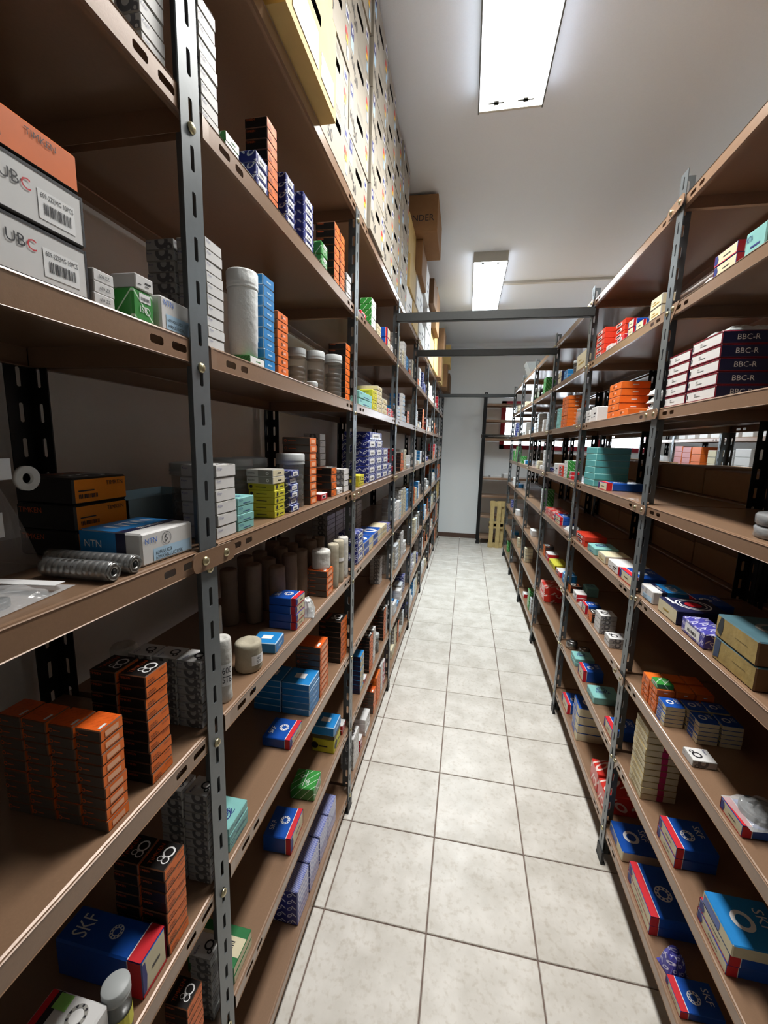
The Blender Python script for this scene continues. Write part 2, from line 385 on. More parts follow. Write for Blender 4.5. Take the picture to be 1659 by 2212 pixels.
def shelf_mesh(L, dep, slots=True):
    """steel tray: plate, rolled front edge, slotted front lip, back and end lips; local x along the shelf, -y front, top at z=0"""
    LH, c = .034, .004; V, F = [], []
    def quad(*p):
        k = len(V); V.extend(p); F.append((k, k+1, k+2, k+3))
    hx, hy = L/2, dep/2
    quad((-hx, -hy+c, 0), (hx, -hy+c, 0), (hx, hy-c, 0), (-hx, hy-c, 0))
    for s in (-1, 1):
        y1, y0 = s*(hy-c), s*hy
        quad((-hx, y1, 0), (hx, y1, 0), (hx, s*(hy-c*.3), -c*.3), (-hx, s*(hy-c*.3), -c*.3)); quad((-hx, s*(hy-c*.3), -c*.3), (hx, s*(hy-c*.3), -c*.3), (hx, y0, -c), (-hx, y0, -c))
        xs = [(-hx+.035, -hx+.085), (-hx+.085, -hx+.125), (hx-.125, hx-.085), (hx-.085, hx-.035)] if s < 0 and slots else []
        cuts = sorted({-hx, hx} | {v for a in xs for v in a})
        for a, b in zip(cuts, cuts[1:]):
            if (a, b) in xs or any(abs(a-q[0])+abs(b-q[1]) < 1e-6 for q in xs):
                w = (b-a)/2; v, f = hole_cell(a, b, -LH, -c, (a+b)/2, -LH*.56, w*.62, .0055, 0)
                k = len(V); V.extend((p, y0, q) for p, q in v); F.extend(tuple(i+k for i in q) for q in f)
            else: quad((a, y0, -c), (b, y0, -c), (b, y0, -LH), (a, y0, -LH))
        quad((-hx, y0, -LH), (hx, y0, -LH), (hx, y0-s*.012, -LH), (-hx, y0-s*.012, -LH))
    for s in (-1, 1):
        quad((s*hx, -hy+c, 0), (s*hx, hy-c, 0), (s*hx, hy-c, -LH), (s*hx, -hy+c, -LH))
    bm = bmesh.new(); vs_ = [bm.verts.new(v) for v in V]
    for f in F: bm.faces.new([vs_[i] for i in f])
    bmesh.ops.remove_doubles(bm, verts=bm.verts, dist=1e-5); bmesh.ops.recalc_face_normals(bm, faces=bm.faces)
    up = [f for f in bm.faces if abs(f.normal.z) > .99 and abs(f.calc_center_median().z) < 1e-4]
    if up and up[0].normal.z < 0: bmesh.ops.reverse_faces(bm, faces=bm.faces)
    bmesh.ops.solidify(bm, geom=bm.faces[:], thickness=.001)
    me = bpy.data.meshes.new('shelf'); bm.to_mesh(me); bm.free(); me.materials.append(MATS['shelf_paint']); return me
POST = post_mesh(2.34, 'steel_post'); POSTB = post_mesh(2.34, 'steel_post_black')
SHELF = shelf_mesh(.895, DEP)
BOLT = lathe('bolt', [(.0078, 0), (.0078, .0012), (.0066, .0034), (.004, .005), (.0012, .0056)], ['bolt_zinc'], 10)
FOOT = boxes_mesh('foot', [(-.012, -.052, 0, .004, .006, .006), (-.004, -.05, .006, .003, .004, .05), (-.044, -.002, .0, .002, .005, .05)], ['plastic_black'])
def plate_mesh():
    """joining plate with a step in the middle and rounded ends; local x along, -y out"""
    pts = []
    for cx, a0 in ((.046, -PI/2), (-.046, PI/2)):
        for i in range(7): a = a0+PI*i/6; pts.append((cx+.012*math.cos(a), .016*math.sin(a)))
    V, F = [], []; n = len(pts)
    for yy in (-.004, -.0015): V += [(x, yy-(.0035 if x > 0.004 else 0), z) for x, z in pts]
    F = [tuple(range(n)), tuple(range(2*n-1, n-1, -1))] + [(i, n+i, n+(i+1) % n, (i+1) % n) for i in range(n)]
    return mesh_from('connector_plate', V, F, ['shelf_paint'])
PLATE = plate_mesh()
GUSSET = mesh_from('gusset', [(0, 0, 0), (.05, 0, 0), (0, 0, -.06), (0, -.002, 0), (.05, -.002, 0), (0, -.002, -.06)], [(0, 1, 2), (5, 4, 3), (0, 3, 4, 1), (1, 4, 5, 2), (2, 5, 3, 0)], ['shelf_paint'])
def bay(side, y0, levels, label, xf, group, end=False, plates=(), gussets=(), near=True, skip=(), name='shelving_unit', back=True):
    """one bay of slotted-angle shelving; y0 = post line at its near end. side +1: front faces +x, -1: front faces -x"""
    t = put(name, None, loc=(xf, y0, 0), label=label, cat='shelving', group=group)
    xb = -side*(DEP+.007)
    rz = 0 if side > 0 else PI
    for yy in ([0, D] if end else [0]):
        yo = -.003 if side > 0 else .0145
        f = put('post', POST, t, (0, yy+yo, 0)); f.scale = (side, 1, .988 if levels is LZ else 1)
        put('foot', FOOT, f)
        for k, z in enumerate(levels):
            if near: put('bolt', BOLT, f, (.0005, -.022, z-.02), (0, PI/2, 0))
        if back:
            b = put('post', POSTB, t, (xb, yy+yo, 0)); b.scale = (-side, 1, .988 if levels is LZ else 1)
    for k, z in enumerate(levels):
        if k in skip: continue
        put('shelf', SHELF, t, (-side*(DEP/2+.0035), D/2, z), (0, 0, PI/2 if side > 0 else -PI/2))
    for k in plates:
        q = put('connector_plate', PLATE, t, (side*.001, -.015*side, levels[k]-.018), (0, 0, PI/2 if side > 0 else -PI/2))
        for dx in (-.028, .03): put('bolt', BOLT, q, (dx, -.005, 0), (PI/2, 0, 0))
    for k in gussets:
        q = put('gusset', GUSSET, t, (-side*.004, -.024, levels[k]), (0, 0, PI/2 if side > 0 else -PI/2))
        put('bolt', BOLT, q, (.012, -.002, -.014), (PI/2, 0, 0))
    return t
PY = [.627+D*k for k in range(-1, 7)]          # post lines of the wall rack, bay k starts at PY[k]
RY = [1.5176+D*k for k in range(-1, 6)]
for k in range(8):
    bay(1, PY[k], LZ, '%s bay of brown steel shelving along the wall, counted from the viewer' % NTH[k], XL, 'wall shelving bays', end=(k == 7), plates=(3,) if k in (1, 2, 3) else (0,) if k == 4 else (), near=k < 5)
for k in range(6):
    bay(-1, RY[k], RZ, '%s bay of brown steel shelving in the free-standing rack, counted from the viewer' % NTH[k], XR, 'free-standing shelving bays', end=(k == 5), plates=(0, 2, 3, 5) if k in (1, 2) else (2, 3) if k == 3 else (), gussets=(1, 4, 6) if k in (1, 2) else (), near=k < 5)
XB = XR+2*DEP+.03                               # front of the rack standing back to back, facing the next aisle
for k in range(6):
    bay(1, RY[k], RZ, '%s bay of the rack standing back to back behind the free-standing one' % NTH[k], XB, 'hidden rack bays', end=(k == 5), near=False)
XF = 2.25
for k in range(3):
    bay(-1, 3.48+D*k, RZ, '%s bay of the far rack seen across the next aisle' % NTH[k], XF, 'far rack bays', end=(k == 2), near=False)
# crossbars tying the two racks together over the aisle
for k, (ya, lab) in enumerate(((2.447, 'nearest'), (3.357, 'middle'), (6.085, 'farthest'))):
    put('crossbar', boxes_mesh('crossbar', [(XL-.01, -.002, -.022, XR+.01, 0, .022), (XL-.01, -.002, -.022, XR+.01, .03, -.02)], ['bar_dark']), loc=(0, ya-.053, 2.215), label='dark steel crossbar over the aisle, %s of the three' % lab, cat='crossbar', group='crossbars tying the racks')

# ------------------------------------------------------------------ printed cartons
TXT = {}
def text_poly(s):
    if s in TXT: return TXT[s]
    cu = bpy.data.curves.new('t', 'FONT'); cu.body = s; cu.resolution_u = 2; cu.size = 1
    o = bpy.data.objects.new('t', cu); COL.objects.link(o)
    bpy.context.view_layer.update()
    me = o.evaluated_get(bpy.context.evaluated_depsgraph_get()).to_mesh()
    v = [(p.co.x, p.co.y) for p in me.vertices]; f = [tuple(p.vertices) for p in me.polygons]
    x0 = min(p[0] for p in v); x1 = max(p[0] for p in v); y0 = min(p[1] for p in v); y1 = max(p[1] for p in v)
    v = [((x-x0)/(y1-y0), (y-y0)/(y1-y0)) for x, y in v]
    TXT[s] = (v, f, (x1-x0)/(y1-y0))
    bpy.data.objects.remove(o); bpy.data.curves.remove(cu)
    return TXT[s]
class Print:
    """flat print laid on the faces of a carton w x d x h (local x width, -y front, origin bottom centre)"""
    def __init__(s, w, d, h): s.w, s.d, s.h = w, d, h; s.V, s.F, s.I, s.M = [], [], [], []
    def pt(s, face, a, b, e=.0005):
        w, d, h = s.w, s.d, s.h
        if face == 'F': return (a-w/2, -d/2-e, b)
        if face == 'L': return (-w/2-e, d/2-a, b)
        if face == 'R': return (w/2+e, -d/2+a, b)
        if face == 'B': return (w/2-a, d/2+e, b)
        return (a-w/2, -d/2+b, h+e)
    def mi(s, m):
        if m not in s.M: s.M.append(m)
        return s.M.index(m)
    def poly(s, face, pts, faces, m, e=.0005):
        n = len(s.V); s.V += [s.pt(face, a, b, e) for a, b in pts]; s.F += [tuple(i+n for i in f) for f in faces]; s.I += [s.mi(m)]*len(faces)
    def rect(s, face, x0, y0, x1, y1, m, e=.0005): s.poly(face, [(x0, y0), (x1, y0), (x1, y1), (x0, y1)], [(0, 1, 2, 3)], m, e)
    def text(s, face, t, x, y, hh, m, wmax=None, rot=0, e=.0008):
        v, f, asp = text_poly(t); sx = hh
        if wmax and asp*hh > wmax: sx = wmax/asp
        c, sn = math.cos(rot), math.sin(rot)
        s.poly(face, [(x+c*p*sx-sn*q*hh, y+sn*p*sx+c*q*hh) for p, q in v], f, m, e)
    def ring(s, face, cx, cy, r1, r0, m, n=20, e=.0007):
        v = []; f = []
        for i in range(n):
            a = 2*PI*i/n; v += [(cx+r1*math.cos(a), cy+r1*math.sin(a)), (cx+r0*math.cos(a), cy+r0*math.sin(a))]
            j = (i+1) % n; f.append((2*i, 2*j, 2*j+1, 2*i+1))
        s.poly(face, v, f, m, e)
    def dots(s, face, cx, cy, r, rd, k, m, e=.0010):
        for i in range(k):
            a = 2*PI*i/k; x, y = cx+r*math.cos(a), cy+r*math.sin(a)
            s.poly(face, [(x+rd*math.cos(q*PI/3), y+rd*math.sin(q*PI/3)) for q in range(6)], [tuple(range(6))], m, e)
    def bars(s, face, x0, y0, x1, y1, m, n=14):
        r = random.Random(5); x = x0
        while x < x1:
            wd = (x1-x0)/n*r.uniform(.2, .7); s.rect(face, x, y0, min(x+wd, x1), y1, m, .0009); x += wd+(x1-x0)/n*r.uniform(.2, .6)
    def build(s): return mesh_from('print', s.V, s.F, s.M, s.I) if s.F else None

def carton_mesh(w, d, h, front, side, top, edge=None):
    c = min(.0026, max(.0009, .07*h)); e3 = 3 if edge else None
    x, y = w/2, d/2
    def ringv(z, i): return [(-x+i, -y, z), (x-i, -y, z), (x, -y+i, z), (x, y-i, z), (x-i, y, z), (-x+i, y, z), (-x, y-i, z), (-x, -y+i, z)]
    def small(z, i): return [(-x+i, -y+i, z), (x-i, -y+i, z), (x-i, -y+i, z), (x-i, y-i, z), (x-i, y-i, z), (-x+i, y-i, z), (-x+i, y-i, z), (-x+i, -y+i, z)]
    V = ringv(c, c)+ringv(h-c, c)+[(-x+c, -y+c, 0), (x-c, -y+c, 0), (x-c, y-c, 0), (-x+c, y-c, 0), (-x+c, -y+c, h), (x-c, -y+c, h), (x-c, y-c, h), (-x+c, y-c, h)]
    F, I = [], []
    sides = [0, 1, 1, 1, 0, 1, 1, 1]    # front, corner, right, corner, back, corner, left, corner
    for i in range(8):
        j = (i+1) % 8; F.append((i, j, 8+j, 8+i)); I.append(sides[i] if i % 2 == 0 or not edge else 3)
    F += [(20, 21, 22, 23), (19, 18, 17, 16)]; I += [2, 2]
    for b, o, fl_ in ((8, 20, 0), (0, 16, 1)):
        for k in range(4):
            i, j = b+2*k, b+2*k+1; p, q = o+k, o+(k+1) % 4
            # edges: 2k..2k+1 lie along side k; corners between
            f = (i, j, q, p); F.append(f if not fl_ else f[::-1]); I.append(e3 or (2 if b == 8 else 1))
            f = (j, b+(2*k+2) % 8, q); F.append(f if not fl_ else f[::-1]); I.append(e3 or 1)
    return mesh_from('carton', V, F, [front, side, top]+([edge] if edge else []), I)
EDGE = dict(blue='ink_paleblue', timken='ink_brown', timkenA='card_black', nke='ink_brown', koyo='card_grey', bbc='card_maroon', teal2='card_teal', orange='ink_rust', tape='card_old', cream='card_grey')

def p_koyo(p, top):
    w, d, h = p.w, p.d, p.h
    p.text('F', 'Koyo', .08*w, .55*h, min(.26*h, .14*w), 'ink_navy'); p.rect('F', .55*w, h*.965, .85*w, h*.985, 'ink_dark')
    for f in 'LR': p.text(f, 'Koyo', .06*d, .58*h, min(.22*h, .1*d), 'ink_navy')
    if top: p.text('T', 'Koyo', .1*w, .7*d, .14*d, 'ink_navy', .5*w); p.ring('T', .55*w, .36*d, .2*d, .13*d, 'ink_dark'); p.ring('T', .32*w, .22*d, .1*d, .05*d, 'ink_dark')
def p_koyo2(p, top):
    w, d, h = p.w, p.d, p.h
    p.text('T', 'Koyo', .30*w, .30*d, .2*d, 'ink_navy', .4*w)
    p.ring('T', .80*w, .34*d, .15*d, .1*d, 'card_grey'); p.dots('T', .80*w, .34*d, .125*d, .02*d, 9, 'ink_dark'); p.ring('T', .62*w, .2*d, .07*d, .03*d, 'card_grey')
    p.rect('T', .02*w, .74*d, .98*w, .86*d, 'ink_dark'); p.rect('T', .02*w, .86*d, .98*w, .97*d, 'ink_red'); p.rect('T', .80*w, .56*d, .97*w, .8*d, 'ink_lime', .0009)
    p.text('F', 'Koyo', .1*w, .6*h, .16*h, 'ink_navy'); p.rect('F', .4*w, .3*h, .8*w, .34*h, 'ink_dark')
def p_timken(p, top):
    w, d, h = p.w, p.d, p.h; s = min(h, .5*w)
    p.bars('F', .08*w, .22*h, .42*w, .22*h+.16*s, 'ink_dark'); p.rect('F', .08*w, .48*h, .36*w, .53*h, 'ink_dark'); p.text('F', 'TIMKEN', .58*w, .66*h, .16*s, 'ink_dark', .34*w)
    for f in 'LR': p.text(f, 'TIMKEN', .06*d, .66*h, min(.2*h, .1*d), 'ink_orange', .4*d)
    if top:
        p.text('T', 'TIMKEN', .12*w, .62*d, .15*d, 'ink_orange', .76*w)
        for cx, cy, r in ((.62, .3, .2), (.34, .24, .13), (.36, .45, .1)): p.ring('T', cx*w, cy*d, r*w, r*w*.72, 'ink_white')
def p_nke(p, top):
    w, d, h = p.w, p.d, p.h
    p.rect('F', .2*w, .22*h, .78*w, .72*h, 'ink_pale')
    for f in 'LR': p.ring(f, .12*d, .55*h, .2*min(h, .4*d), .12*min(h, .4*d), 'ink_orange', 12); p.rect(f, .22*d, .48*h, .5*d, .56*h, 'ink_orange')
    if top: p.rect('T', .12*w, .1*d, .42*w, .2*d, 'ink_white')
def p_skf(p, top, red='ink_red', ring=True):
    w, d, h = p.w, p.d, p.h; rb = min(.17*d, .022)
    for f, x0 in (('L', d-rb), ('R', 0)):
        p.rect(f, x0, 0.001, x0+rb, h-.0005, red, .0006)
        lx = x0-.0016 if f == 'L' else x0+rb; p.rect(f, lx, .001, lx+.0016, h-.0005, 'ink_white', .0006)
    p.rect('F', 0.001, .02*h, w-.001, .1*h, red); p.poly('F', [(.03*w, .12*h), (.15*w, .12*h), (.2*w, .5*h), (.15*w, .9*h), (.03*w, .9*h)], [(0, 1, 2, 3, 4)], 'ink_navy')
    p.rect('F', .4*w, .45*h, .72*w, .52*h, 'ink_dark')
    if top:
        p.rect('T', .0005, .0005, w-.0005, rb, red, .0006); p.rect('T', .0005, rb, w-.0005, rb+.0016, 'ink_white', .0006)
        R = .2*min(w, d-rb)
        cy = rb+(d-rb)*.34
        p.ring('T', .55*w, cy, R, R*.5, 'ink_white', 24); p.dots('T', .55*w, cy, R*.75, R*.14, 10, 'card_blue')
        p.text('T', 'SKF', .2*w, rb+(d-rb)*.66, .2*(d-rb), 'ink_white', .6*w)
def p_ntn(p, top):
    w, d, h = p.w, p.d, p.h
    p.text('F', 'NTN', .06*w, .66*h, .16*h, 'ink_blue', .3*w); p.rect('F', .2*w, .08*h, .94*w, .46*h, 'ink_paleblue'); p.text('F', '629LLUC3', .24*w, .26*h, .11*h, 'ink_dark', .36*w); p.text('F', '629X50LLUC3/5K', .24*w, .11*h, .11*h, 'ink_dark', .6*w)
    p.text('F', '5', .42*w, .6*h, .2*h, 'ink_dark'); p.ring('F', .455*w, .7*h, .2*h, .185*h, 'ink_dark')
    for f, q in (('L', 1), ('R', -1)):
        def X(a): return a if q > 0 else d-a
        a0, a1 = sorted((X(d*.0), X(d*.6))); p.rect(f, a0, .001, a1, h-.001, 'card_sky', .0006)
        a0, a1 = sorted((X(d*.6), X(d*.76))); p.rect(f, a0, .001, a1, h-.001, 'card_navy', .0006)
        p.text(f, 'NTN', .08*d if q > 0 else .48*d, .5*h, .22*h, 'ink_white', .28*d)
    p.rect('T', .0005, d*.4, w-.0005, d-.0005, 'card_sky', .0006); p.rect('T', .0005, d*.26, w-.0005, d*.4, 'card_navy', .0006)
    if top: p.text('T', 'NTN', .2*w, .56*d, .26*d, 'ink_white', .66*w); p.text('T', 'BEARING', .3*w, .29*d, .08*d, 'ink_white', .5*w)
def p_ntnw(p, top):
    w, d, h = p.w, p.d, p.h
    p.text('F', 'NTN', .1*w, .74*h, .16*h, 'ink_blue', .3*w); p.rect('F', .16*w, .06*h, .98*w, .5*h, 'ink_paleblue'); p.text('F', '609JX2LLUC3', .2*w, .27*h, .11*h, 'ink_dark', .7*w); p.text('F', '609JX2LLUC3/L', .2*w, .1*h, .11*h, 'ink_dark', .76*w)
def p_ubc(p, top):
    w, d, h = p.w, p.d, p.h
    p.rect('F', .002, .002, w-.002, .05*h, 'ink_dark'); p.rect('F', .002, .93*h, w-.002, h-.001, 'ink_dark'); p.rect('F', w*.975, .002, w-.001, h-.001, 'ink_dark')
    p.text('F', 'UB', .36*w, .52*h, .2*h, 'ink_dark', .14*w); p.text('F', 'C', .505*w, .52*h, .2*h, 'ink_red')
    p.rect('F', .62*w, .16*h, .91*w, .68*h, 'ink_white'); p.text('F', '609-2ZEMG 10PCS', .64*w, .54*h, .09*h, 'ink_dark', .26*w); p.bars('F', .66*w, .26*h, .88*w, .46*h, 'ink_dark', 18)
def p_zz(p, top): p.text('F', '609 ZZ', .25*p.w, .35*p.h, .3*p.h, 'ink_dark', .5*p.w)
def p_isb(p, top):
    w, d, h = p.w, p.d, p.h
    p.rect('F', .3*w, .62*h, .82*w, .9*h, 'ink_white'); p.bars('F', .36*w, .68*h, .76*w, .78*h, 'ink_dark'); p.text('F', 'ISB', .3*w, .3*h, .2*h, 'ink_white', .4*w); p.ring('F', .64*w, .38*h, .13*h, .1*h, 'ink_white')
    if top: p.text('T', 'ISB', .2*w, .3*d, .14*d, 'ink_white', .5*w); p.ring('T', .6*w, .66*d, .09*d, .07*d, 'ink_white'); p.rect('T', .1*w, .5*d, .9*w, .52*d, 'ink_white')
def p_isbw(p, top): p.rect('F', .02*p.w, .03*p.h, .98*p.w, .95*p.h, 'ink_white'); p.rect('F', .4*p.w, .4*p.h, .7*p.w, .5*p.h, 'card_green', .0009)
def p_bbc(p, top):
    w, d, h = p.w, p.d, p.h
    p.rect('F', .001, .001, w-.001, .1*h, 'card_maroon'); p.rect('F', .001, .86*h, w-.001, h-.001, 'card_maroon')
    p.text('F', 'BBC', .3*w, .52*h, .14*h, 'ink_dark'); p.rect('F', .3*w, .38*h, .52*w, .42*h, 'ink_dark'); p.rect('F', .03*w, .3*h, .06*w, .66*h, 'ink_dark')
    for f in 'LR': p.text(f, 'BBC-R', .22*d, .32*h, .4*h, 'ink_white', .46*d)
def p_fag(p, top): p.rect('F', .18*p.w, .2*p.h, .82*p.w, .8*p.h, 'ink_white'); p.bars('F', .3*p.w, .35*p.h, .7*p.w, .55*p.h, 'ink_dark', 9)
def p_label(p, top, m='ink_dark'):
    w, d, h = p.w, p.d, p.h
    p.rect('F', .12*w, .3*h, .3*w, .36*h, m); p.rect('F', .5*w, .5*h, .84*w, .6*h, m); p.rect('F', .5*w, .3*h, .72*w, .36*h, m)
def p_teal(p, top):
    w, d, h = p.w, p.d, p.h; p.text('F', 'NSTA', .06*w, .55*h, .26*h, 'ink_navy', .3*w); p.rect('F', .3*w, .25*h, .75*w, .33*h, 'ink_navy')
    if top: p.text('T', 'NSTA', .62*w, .2*d, .17*w, 'ink_navy', .6*d, PI/2); p.ring('T', .36*w, .45*d, .2*w, .17*w, 'ink_navy'); p.ring('T', .36*w, .45*d, .12*w, .1*w, 'ink_navy')
def p_yellow(p, top):
    w, d, h = p.w, p.d, p.h; p.ring('F', .25*w, .5*h, .3*h, 0, 'ink_dark', 10); p.rect('F', .5*w, .42*h, .85*w, .54*h, 'ink_dark')
    for f in 'LR': p.ring(f, .12*d, .5*h, .25*h, 0, 'ink_dark', 10); p.rect(f, .3*d, .42*h, .7*d, .52*h, 'ink_dark')
def p_grey(p, top):
    w, d, h = p.w, p.d, p.h
    for f in 'LR': p.rect(f, .45*d, .001, d-.001, h-.001, 'card_grey'); p.text(f, 'BEARING', .06*d, .35*h, .28*h, 'ink_dark', .26*d); p.ring(f, .8*d, .5*h, .24*h, .1*h, 'ink_white', 12, .0009)
    p.rect('F', .4*w, .4*h, .7*w, .55*h, 'ink_dark')
def p_blue(p, top):
    w, d, h = p.w, p.d, p.h; p.rect('F', .03*w, .06*h, .97*w, .94*h, 'card_sky'); p.rect('F', .3*w, .4*h, .7*w, .56*h, 'ink_paleblue', .0009)
    if top: p.rect('T', .36*w, .3*d, .66*w, .7*d, 'ink_white')
def p_navy(p, top):
    w, d, h = p.w, p.d, p.h; p.rect('F', .3*w, .4*h, .6*w, .5*h, 'ink_gold')
    for r in (.34, .26): p.ring('T', .5*w, .5*d, r*d, r*d*.9, 'ink_white')
    p.ring('T', .5*w, .5*d, .16*d, 0, 'ink_red'); p.rect('T', .06*w, .1*d, .5*w, .16*d, 'ink_white')
def p_red(p, top): p.rect('F', .15*p.w, .25*p.h, .7*p.w, .75*p.h, 'ink_white'); p.rect('F', .2*p.w, .35*p.h, .6*p.w, .65*p.h, 'ink_dark', .0009)
def p_cream(p, top): p.rect('F', .2*p.w, .3*p.h, .8*p.w, .4*p.h, 'ink_gold'); p.rect('F', .2*p.w, .55*p.h, .5*p.w, .62*p.h, 'ink_gold')
def p_tape(p, top):
    p_cream(p, top); p.rect('R', .46*p.d, .001, .64*p.d, p.h-.001, 'ink_magenta')
def p_bluecream(p, top):
    w, d, h = p.w, p.d, p.h
    if top: p.ring('T', .5*w, .4*d, .2*w, .12*w, 'ink_white'); p.text('T', 'SKF', .2*w, .68*d, .18*d, 'ink_white', .6*w)
    p.rect('F', .05*w, .15*h, .6*w, .8*h, 'card_blue')
def p_green7(p, top):
    if top: p.rect('T', .25*p.w, .001, .72*p.w, p.d-.001, 'card_cream'); p.bars('T', .38*p.w, .2*p.d, .62*p.w, .5*p.d, 'ink_dark', 5)
def p_orangelbl(p, top):
    w, d, h = p.w, p.d, p.h
    p.text('F', 'NKE', .5*w, .4*h, .25*h, 'ink_white', .3*w); p.ring('F', .38*w, .5*h, .2*h, .1*h, 'ink_dark', 12)
    for f in 'LR': p.rect(f, .4*d, .45*h, .6*d, .6*h, 'ink_white')
def p_old(p, top):
    w, d, h = p.w, p.d, p.h
    if top:
        p.poly('F', [(.05*w, .3*h), (.16*w, .12*h), (.2*w, .45*h), (.19*w, .95*h), (.12*w, .97*h), (.07*w, .6*h)], [(0, 1, 2, 3, 4, 5)], 'ink_tape')
        p.ring('T', .5*w, .45*d, .2*w, .13*w, 'card_grey'); p.text('T', 'SKF', .3*w, .72*d, .14*d, 'card_grey', .4*w)
    else: p.poly('F', [(.04*w, .1*h), (.17*w, .2*h), (.19*w, .98*h), (.05*w, .98*h)], [(0, 1, 2, 3)], 'ink_tapeblue')
    p.rect('F', .5*w, .5*h, .8*w, .52*h, 'card_olive')
# style: object name, description, front, side, top materials, print
ST = dict(
    koyo=('printed_white_carton', 'white bearing carton', 'card_white', 'print_bearing', 'card_white', p_koyo),
    koyo2=('printed_white_carton', 'white carton with green label', 'card_white', 'card_white', 'card_white', p_koyo2),
    white=('white_carton', 'plain white carton', 'card_white', 'card_white', 'card_white', p_label),
    zz=('white_carton', 'tiny white 609 ZZ carton', 'card_white', 'card_white', 'card_white', p_zz),
    timken=('black_orange_carton', 'black carton with orange end', 'card_orange', 'card_black', 'card_black', p_timken),
    timkenA=('black_orange_carton', 'black carton with amber end', 'card_amber', 'card_black', 'card_black', p_timken),
    timkenO=('orange_carton', 'large orange carton', 'card_orange', 'card_black', 'card_orange', p_timken),
    nke=('orange_carton', 'orange carton with grey sides', 'card_orange', 'card_dark', 'print_orange', p_nke),
    orange=('orange_carton', 'bright orange carton', 'card_orange', 'card_orange', 'card_orange', p_orangelbl),
    skf=('blue_red_carton', 'blue carton with red band', 'card_cream', 'card_blue', 'card_blue', p_skf),
    skfteal=('blue_cream_carton', 'faded blue carton', 'card_cream', 'card_cream', 'card_sky', p_bluecream),
    ntn=('blue_white_carton', 'blue and white carton', 'card_white', 'card_white', 'card_white', p_ntn),
    ntnw=('white_carton', 'white carton with pale blue label', 'card_white', 'card_white', 'card_white', p_ntnw),
    ubc=('black_white_carton', 'white carton with black edges', 'card_white', 'card_black', 'card_black', p_ubc),
    fag=('patterned_blue_carton', 'blue ring-printed carton', 'print_rings_blue', 'print_rings_blue', 'print_rings_blue', p_fag),
    fagv=('patterned_violet_carton', 'violet ring-printed carton', 'print_rings_violet', 'print_rings_violet', 'print_rings_violet', p_fag),
    wrap=('wrapped_blue_pack', 'shrink-wrapped blue striped pack', 'print_wrapped', 'print_rings_blue', 'print_wrapped', None),
    redwrap=('wrapped_red_pack', 'shrink-wrapped red ring-printed pack', 'print_rings_red', 'print_rings_red', 'print_rings_red', None),
    isb=('green_carton', 'green striped carton', 'print_green', 'print_green', 'print_green', p_isb),
    isbw=('green_carton', 'green carton with white end', 'print_green', 'print_green', 'print_green', p_isbw),
    isbd=('green_carton', 'dark green fine-printed carton', 'print_green_dense', 'print_green_dense', 'print_green_dense', p_isbw),
    green7=('green_carton', 'green carton with cream band', 'card_cream', 'card_deepgreen', 'card_deepgreen', p_green7),
    teal=('teal_carton', 'pale teal carton', 'card_teal', 'card_teal', 'card_teal', p_teal),
    teal2=('teal_carton', 'deep teal carton', 'card_teal2', 'card_teal2', 'card_teal2', None),
    yellow=('yellow_carton', 'yellow carton', 'card_yellow', 'card_yellow', 'card_yellow', p_yellow),
    olive=('olive_carton', 'dark olive carton', 'card_olive', 'card_olive', 'card_olive', None),
    grey=('grey_carton', 'grey and white carton', 'card_cream', 'card_white', 'card_grey', p_grey),
    cream=('cream_carton', 'cream carton', 'card_cream', 'card_cream', 'card_cream', p_cream),
    tape=('cream_carton', 'aged cream carton with magenta tape', 'card_cream', 'card_cream', 'card_cream', p_tape),
    bluecr=('blue_cream_carton', 'cream carton with blue top', 'card_cream', 'card_cream', 'card_blue', p_bluecream),
    bluesd=('blue_cream_carton', 'cream carton with dark blue sides', 'card_cream', 'card_navy', 'card_sky', p_label),
    blue=('sky_blue_carton', 'sky blue carton', 'card_white', 'card_sky', 'card_sky', p_blue),
    pale=('pale_carton', 'pale silver carton', 'card_silver', 'card_grey', 'card_silver', p_label),
    bbc=('navy_carton', 'navy BBC-R carton with white end', 'card_white', 'card_navy', 'card_navy', p_bbc),
    navy=('navy_carton', 'navy carton with target print', 'card_cream', 'card_navy', 'card_navy', p_navy),
    red=('red_carton', 'red and white carton', 'card_red', 'card_red', 'card_white', p_red),
    verm=('red_carton', 'orange-red carton', 'card_vermilion', 'card_vermilion', 'card_vermilion', p_red),
    whred=('white_red_carton', 'white carton with red edge', 'card_white', 'card_red', 'card_white', p_label),
    old=('worn_carton', 'worn yellowed carton with blue top', 'card_old', 'kraft_dark', 'card_oldblue', p_old),
    kraft=('cardboard_box', 'brown cardboard box', 'kraft', 'kraft', 'kraft', None),
    kraftd=('cardboard_box', 'dark brown cardboard box', 'kraft_dark', 'kraft_dark', 'kraft_dark', None),
    kraftn=('cardboard_box', 'brown cardboard box', 'kraft', 'kraft', 'kraft', lambda p, top: p.text('L', 'BINDER', .40*p.d, .28*p.h, .17*p.h, 'ink_dark', .56*p.d)),
    buff=('cardboard_box', 'buff yellow cardboard box', 'kraft_yellow', 'kraft_yellow', 'kraft_yellow', None),
    pink=('pink_carton', 'pink sided carton', 'card_pink', 'card_orange', 'card_pink', None),
)
CM, PM = {}, {}
